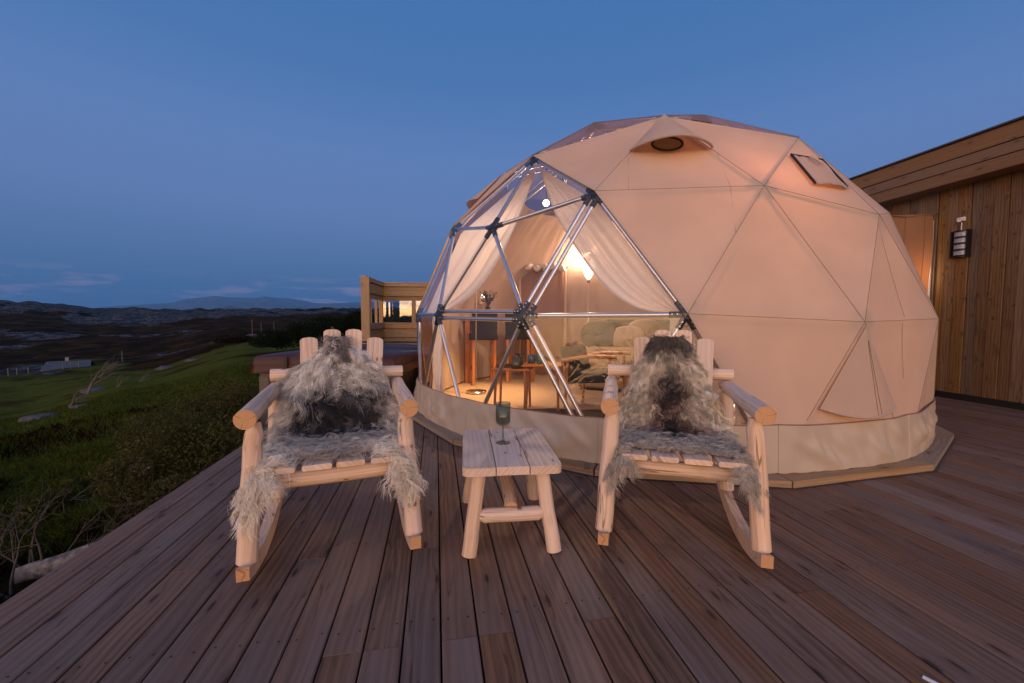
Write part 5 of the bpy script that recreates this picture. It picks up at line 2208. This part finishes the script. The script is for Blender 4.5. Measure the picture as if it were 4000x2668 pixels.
# cabin below the slope
cx_, cy_ = -104.0, 97.0
gz_ = ground1(cx_, cy_)
cb = thing('cabin', 'low pale cabin with grey slate roof down on the moor', 'cabin', (cx_, cy_, -13.3), R_(34))
mb = MB()
mb.box((7.4, 5, 2.6), frame((0, 0, 1.3), (1, 0, 0), (0, 1, 0)), 0)
mb.build('wall', M_cabinw, cb)
mb = MB()
for sy in (-1, 1):
    mb.add([Vector((-4.1, sy * 3.0, 2.3)), Vector((4.1, sy * 3.0, 2.3)), Vector((3.7, 0, 4.1)), Vector((-3.7, 0, 4.1))], [[0, 1, 2, 3] if sy < 0 else [3, 2, 1, 0]], [(0, 0, 0)] * 4)
rf_ = mb.build('roof', M_slate, cb)
mb = MB()
mb.box((.6, .5, 1.1), frame((-.4, .3, 4.35), (1, 0, 0), (0, 1, 0)), 2)
mb.build('chimney', M_cabinw, rf_)
for sx in (-2.4, .2, 2.5):
    mb = MB()
    mb.box((1.1, .06, 1.0), frame((sx, -2.52, 1.6), (1, 0, 0), (0, 1, 0)), 0)
    mb.build('window', M_dark_gap, cb)


def az_pos(px, d):
    """ground point seen under photo column px at forward distance d"""
    return ((px - 2000) / 1620 * d, d)


# fence along the cabin track, poles on the moor
fp = [(20, 84), (55, 86), (100, 88), (155, 90), (238, 92), (268, 93), (300, 95)]
for i, (px, d) in enumerate(fp):
    x, y = az_pos(px, d)
    mb = MB()
    mb.box((.14, .14, 1.5), frame((0, 0, .7), (1, 0, 0), (0, 1, 0)), 2)
    ordw = ['first', 'second', 'third', 'fourth', 'fifth', 'sixth', 'last'][i]
    mb.build('fence_post', M_bark, label='%s thin fence post from the left along the track to the cabin' % ordw, cat='fence post', group='fence posts by the cabin track', loc=(x, y, ground1(x, y)))
pp = [(985, 150, 5.5, 'pale pole standing left of the hot tub skyline'), (1020, 165, 5.0, 'pale pole second from the left on the moor skyline'), (1070, 150, 4.2, 'pale pole in the middle of the row on the moor'),
      (1115, 130, 2.2, 'short pale pole near the middle of the row'), (1189, 120, 4.6, 'tallest pale pole left of the willow thicket'), (1245, 100, 2.0, 'short leaning pole beside the willow thicket'),
      (471, 110, 2.6, 'pale stake at the foot of the stony slope right of the cabin')]
for px, d, h_, lb in pp:
    x, y = az_pos(px, d)
    mb = MB()
    mb.tube([(0, 0, -.3), (0, 0, h_ + .2)], [.11, .08], 7, True)
    mb.build('pole', M_bark, label=lb, cat='pole', group='wooden poles on the moor', loc=(x, y, ground1(x, y)))
mast = thing('mast', 'tiny radio mast on the summit of the far mountain', 'mast', (-11420, 15970, 790))
mb = MB()
mb.tube([(0, 0, -60), (0, 0, 120)], [11, 5], 6, True)
mb.build('tower', M_black, mast)

# wind-bent bare birches on the slope
for i, (px, d, h_, lb) in enumerate([(325, 27, 2.6, 'bare wind bent birch leaning right on the open slope'), (380, 60, 2.2, 'small bare tree just right of the cabin roof'),
                                     (520, 36, 1.3, 'low bare bush on the green ridge'), (440, 24, .8, 'small bare twiggy bush below the green ridge'),
                                     (245, 16, .9, 'pale leafless twigs low on the slope')]):
    x, y = az_pos(px, d)
    rs_ = np.random.RandomState(300 + i)
    o = thing('bare_tree', lb, 'tree', (x, y, ground1(x, y) - .05), 0, 'bare trees on the slope')
    mb = MB()
    for k_ in range(3 if i != 0 else 2):
        branchy(mb, (k_ * .05, 0, 0), (.35, .1, 1), h_ * .6, .028 * h_, 3, .38, rs_, Vector((1.0, .1, .5)))
    mb.build('trunk', M_bark, o)

# boulders on the slope
for i, (px, d, r_, lb) in enumerate([(640, 62, 1.2, 'grey boulder right of the stony slope'), (745, 66, 1.0, 'grey boulder below the dark thicket'), (500, 38, .7, 'flat grey stone on the ridge crest'),
                                     (130, 13.5, .5, 'grey stone in the dark hollow at the left'), (300, 15, .35, 'small grey stone in the grass at the left'), (1000, 120, 3.5, 'pale rock outcrop left of the willow thicket'),
                                     (360, 28, .8, 'bluish flat stone beside the bent birch')]):
    x, y = az_pos(px, d)
    mb = MB()
    pts = [[Vector((r_ * math.sin(th) * math.cos(f), .8 * r_ * math.sin(th) * math.sin(f), .30 * r_ * math.cos(th))) * (1 + .35 * mnoise.noise(Vector((math.cos(f) * 1.5 + i * 4, math.sin(f) * 1.5, th * 1.5)))) for f in np.linspace(0, 2 * PI, 17)[:-1]] for th in np.linspace(.02, PI - .02, 10)]
    mb.grid(pts[::-1], closed=True)
    mb.build('boulder', simple('gneiss', (.055, .056, .062), .9, var=.5, bump=.6, scale=4), label=lb, cat='boulder', group='boulders on the slope', loc=(x, y, ground1(x, y) + .05 * r_))

# driftwood and cut logs near the deck
M_drift = simple('driftwood', (.19, .155, .13), .9, var=.6, bump=.9, scale=18)


def fallen(px, d, L, r, ang, lb, zoff=.0, tilt=.0, ends=M_logend, mat=M_bark):
    x, y = az_pos(px, d)
    o = thing('fallen_log', lb, 'log', (x, y, ground1(x, y) + r * .6 + zoff), ang, 'logs lying in the grass')
    mb = MB()
    pts = [Vector((-L / 2 + L * i / 7, .04 * math.sin(i * 1.3) * L, tilt * (i / 7 - .5) * L)) for i in range(8)]
    mb.tube(pts, [r * (.8 + .25 * i / 7) for i in range(8)], 14, True, 0, 1, rough=.16)
    mb.build('trunk', [mat, ends], o)
    return o


def dead(px, d, n, h_, lb, seed, lean):
    x, y = az_pos(px, d)
    rs_ = np.random.RandomState(seed)
    o = thing('dead_branch', lb, 'branch', (x, y, ground1(x, y)), 0, 'dead branches beside the deck')
    mb = MB()
    for k_ in range(n):
        a = rs_.uniform(-1, 1)
        branchy(mb, (rs_.uniform(-.15, .15), rs_.uniform(-.15, .15), 0), (lean[0] + a * .6, lean[1], lean[2]), h_, .008 + .004 * rs_.rand(), 2, .5, rs_)
    mb.build('twigs', M_twig, o)


fallen(165, 3.22, .46, .078, R_(34), 'weathered grey log lying at the lower left beside the deck', .05, .12, ends=M_drift, mat=M_drift)
fallen(570, 5.35, .5, .10, R_(12), 'short cut log with orange end in the grass beside the deck', .02)
dead(90, 3.25, 5, .42, 'tangle of dead twigs over the weathered log', 401, (-.4, .1, 1))
dead(20, 3.0, 4, .36, 'dead twigs at the lower left corner beside the deck', 402, (.2, 0, 1))
dead(260, 3.5, 3, .36, 'thin dead branch leaning beyond the weathered log', 403, (.8, .3, .6))
dead(150, 4.6, 3, .4, 'pale dead branch lying in the grass at the left', 404, (.9, .2, .3))
dead(640, 4.6, 3, .3, 'dead stalks by the deck edge below the thicket', 405, (.3, .2, .8))

# grass and heath cover beside the deck: nobody could count it
def blades(name, n, rmin, rmax, a0_, a1_, hmin, hmax, wid, mat, seed, lean=.5, thr=None, clump=None):
    rs_ = np.random.RandomState(seed)
    a = np.radians(rs_.uniform(a0_, a1_, n)); r = rmin * (rmax / rmin) ** (rs_.uniform(0, 1, n) ** .8)
    x = r * np.sin(a); y = r * np.cos(a)
    side = (x * dn.x + y * dn.y) < s_left - .04
    for (ex, ey, er) in ((-3.68, 3.3, .40), (-3.45, 3.0, .3), (-4.73, 5.35, .35)):
        side &= np.hypot(x - ex, y - ey) > er
    if thr is not None:
        side &= fbm(x / thr[0] + seed, y / thr[0], 3) > thr[1]
    x, y = x[side], y[side]
    r = np.hypot(x, y)
    n = len(x)
    z = ground(x, y) - .01
    h_ = rs_.uniform(hmin, hmax, n) * (.6 + .8 * fbm(x / .8, y / .8, 3)) * np.clip(r / 4, .7, 1.5)
    th = rs_.uniform(0, 6.28, n)
    ld_ = rs_.uniform(.1, lean, n)
    dx, dy = np.cos(th), np.sin(th)
    w_ = wid * np.clip(r / 3.0, .8, 5) * rs_.uniform(.7, 1.3, n)
    base = np.stack([x, y, z], -1)
    sidev = np.stack([-dy * w_, dx * w_, np.zeros(n)], -1)
    mid_ = base + np.stack([dx * h_ * ld_ * .35, dy * h_ * ld_ * .35, h_ * .6], -1)
    tip = base + np.stack([dx * h_ * ld_, dy * h_ * ld_, h_], -1)
    V = np.stack([base - sidev, base + sidev, mid_ + sidev * .7, tip, mid_ - sidev * .7], 1).reshape(-1, 3)
    Fq = np.arange(5 * n).reshape(-1, 5)
    quads_obj(name, V, Fq, mat, None, kind='stuff', label='dark grass and herbs growing on the slope beside the deck' if mat is M_grassblade else 'brown heather and low scrub on the slope beside the deck', cat='grass' if mat is M_grassblade else 'heather')


blades('grass', 100000, 2.2, 26, -78, -22, .025, .085, .0022, M_grassblade, 5, .9)
blades('heather', 26000, 2.2, 16, -78, -26, .05, .14, .0026, M_heath, 9, .9, (2.4, .55))


def scrub(name, n, rmin, rmax, a0_, a1_, mat, seed, thr, hmax, lsz, label):
    rs_ = np.random.RandomState(seed)
    a = np.radians(rs_.uniform(a0_, a1_, n)); r = rmin * (rmax / rmin) ** rs_.uniform(0, 1, n)
    x = r * np.sin(a); y = r * np.cos(a)
    dens = fbm(x / 1.1 + seed, y / 1.1 + 3, 4)
    keep = ((x * dn.x + y * dn.y) < s_left - .10) & (dens > thr)
    for (ex, ey, er) in ((-3.68, 3.3, .42), (-3.55, 3.05, .3), (-4.73, 5.35, .4), (-4.5, 5.0, .4)):
        keep &= np.hypot(x - ex, y - ey) > er
    x, y, dens, r = x[keep], y[keep], dens[keep], r[keep]
    n = len(x)
    top = np.clip((dens - thr) / .18, 0, 1) * hmax
    z = ground(x, y) + rs_.uniform(.0, 1, n) ** .6 * top
    u = rs_.normal(size=(n, 3)); u[:, 2] = np.abs(u[:, 2]) * .8 + .3
    u /= np.linalg.norm(u, axis=1)[:, None]
    v = np.cross(u, rs_.normal(size=(n, 3))); v /= np.linalg.norm(v, axis=1)[:, None]
    sz = (rs_.uniform(.5, 1.4, n) * lsz * np.clip(r / 3.5, .8, 3))[:, None]
    P_ = np.stack([x, y, z], -1)
    q = np.stack([P_ - u * sz, P_ + v * sz * .28, P_ + u * sz, P_ - v * sz * .28], 1).reshape(-1, 3)
    quads_obj(name, q, np.arange(4 * n).reshape(-1, 4), mat, None, kind='stuff', label=label, cat='scrub')


M_juniper = leafmat('juniper_needle', (.026, .036, .009), (.085, .088, .020))
M_rust = leafmat('rusty_fern', (.045, .022, .010), (.090, .050, .018))
scrub('juniper_scrub', 90000, 2.1, 9.5, -78, -24, M_juniper, 31, .47, .26, .022, 'dark low juniper scrub on the bank beside the deck')
scrub('dead_fern', 16000, 2.1, 12, -78, -26, M_rust, 57, .56, .20, .026, 'rusty dead fern patches on the bank beside the deck')

# ------------------------------------------------------------------ air: faint evening haze round everything
mb = MB()
HZ = (-19000, 22000, -1900, 22500, -16.5, 1150)
x0, x1, y0, y1, z0, z1 = HZ
vs_ = [Vector((x, y, z)) for z in (z0, z1) for (x, y) in ((x0, y0), (x1, y0), (x1, y1), (x0, y1))]
mb.add(vs_, [[3, 2, 1, 0], [4, 5, 6, 7], [0, 1, 5, 4], [1, 2, 6, 5], [2, 3, 7, 6], [3, 0, 4, 7]], [(0, 0, 0)] * 8)
m_, gg, out = newmat('haze_air')
pv = gg.n('ShaderNodeVolumePrincipled', {'Color': (.17, .50, 1.0, 1), 'Density': .00006, 'Anisotropy': 0.0})
gg.set(out, 'Volume', pv.outputs[0])
m_.cycles.homogeneous_volume = True
HAZE = True
if HAZE:
    mb.build('haze', m_, kind='stuff')
print('planks', n_planks)
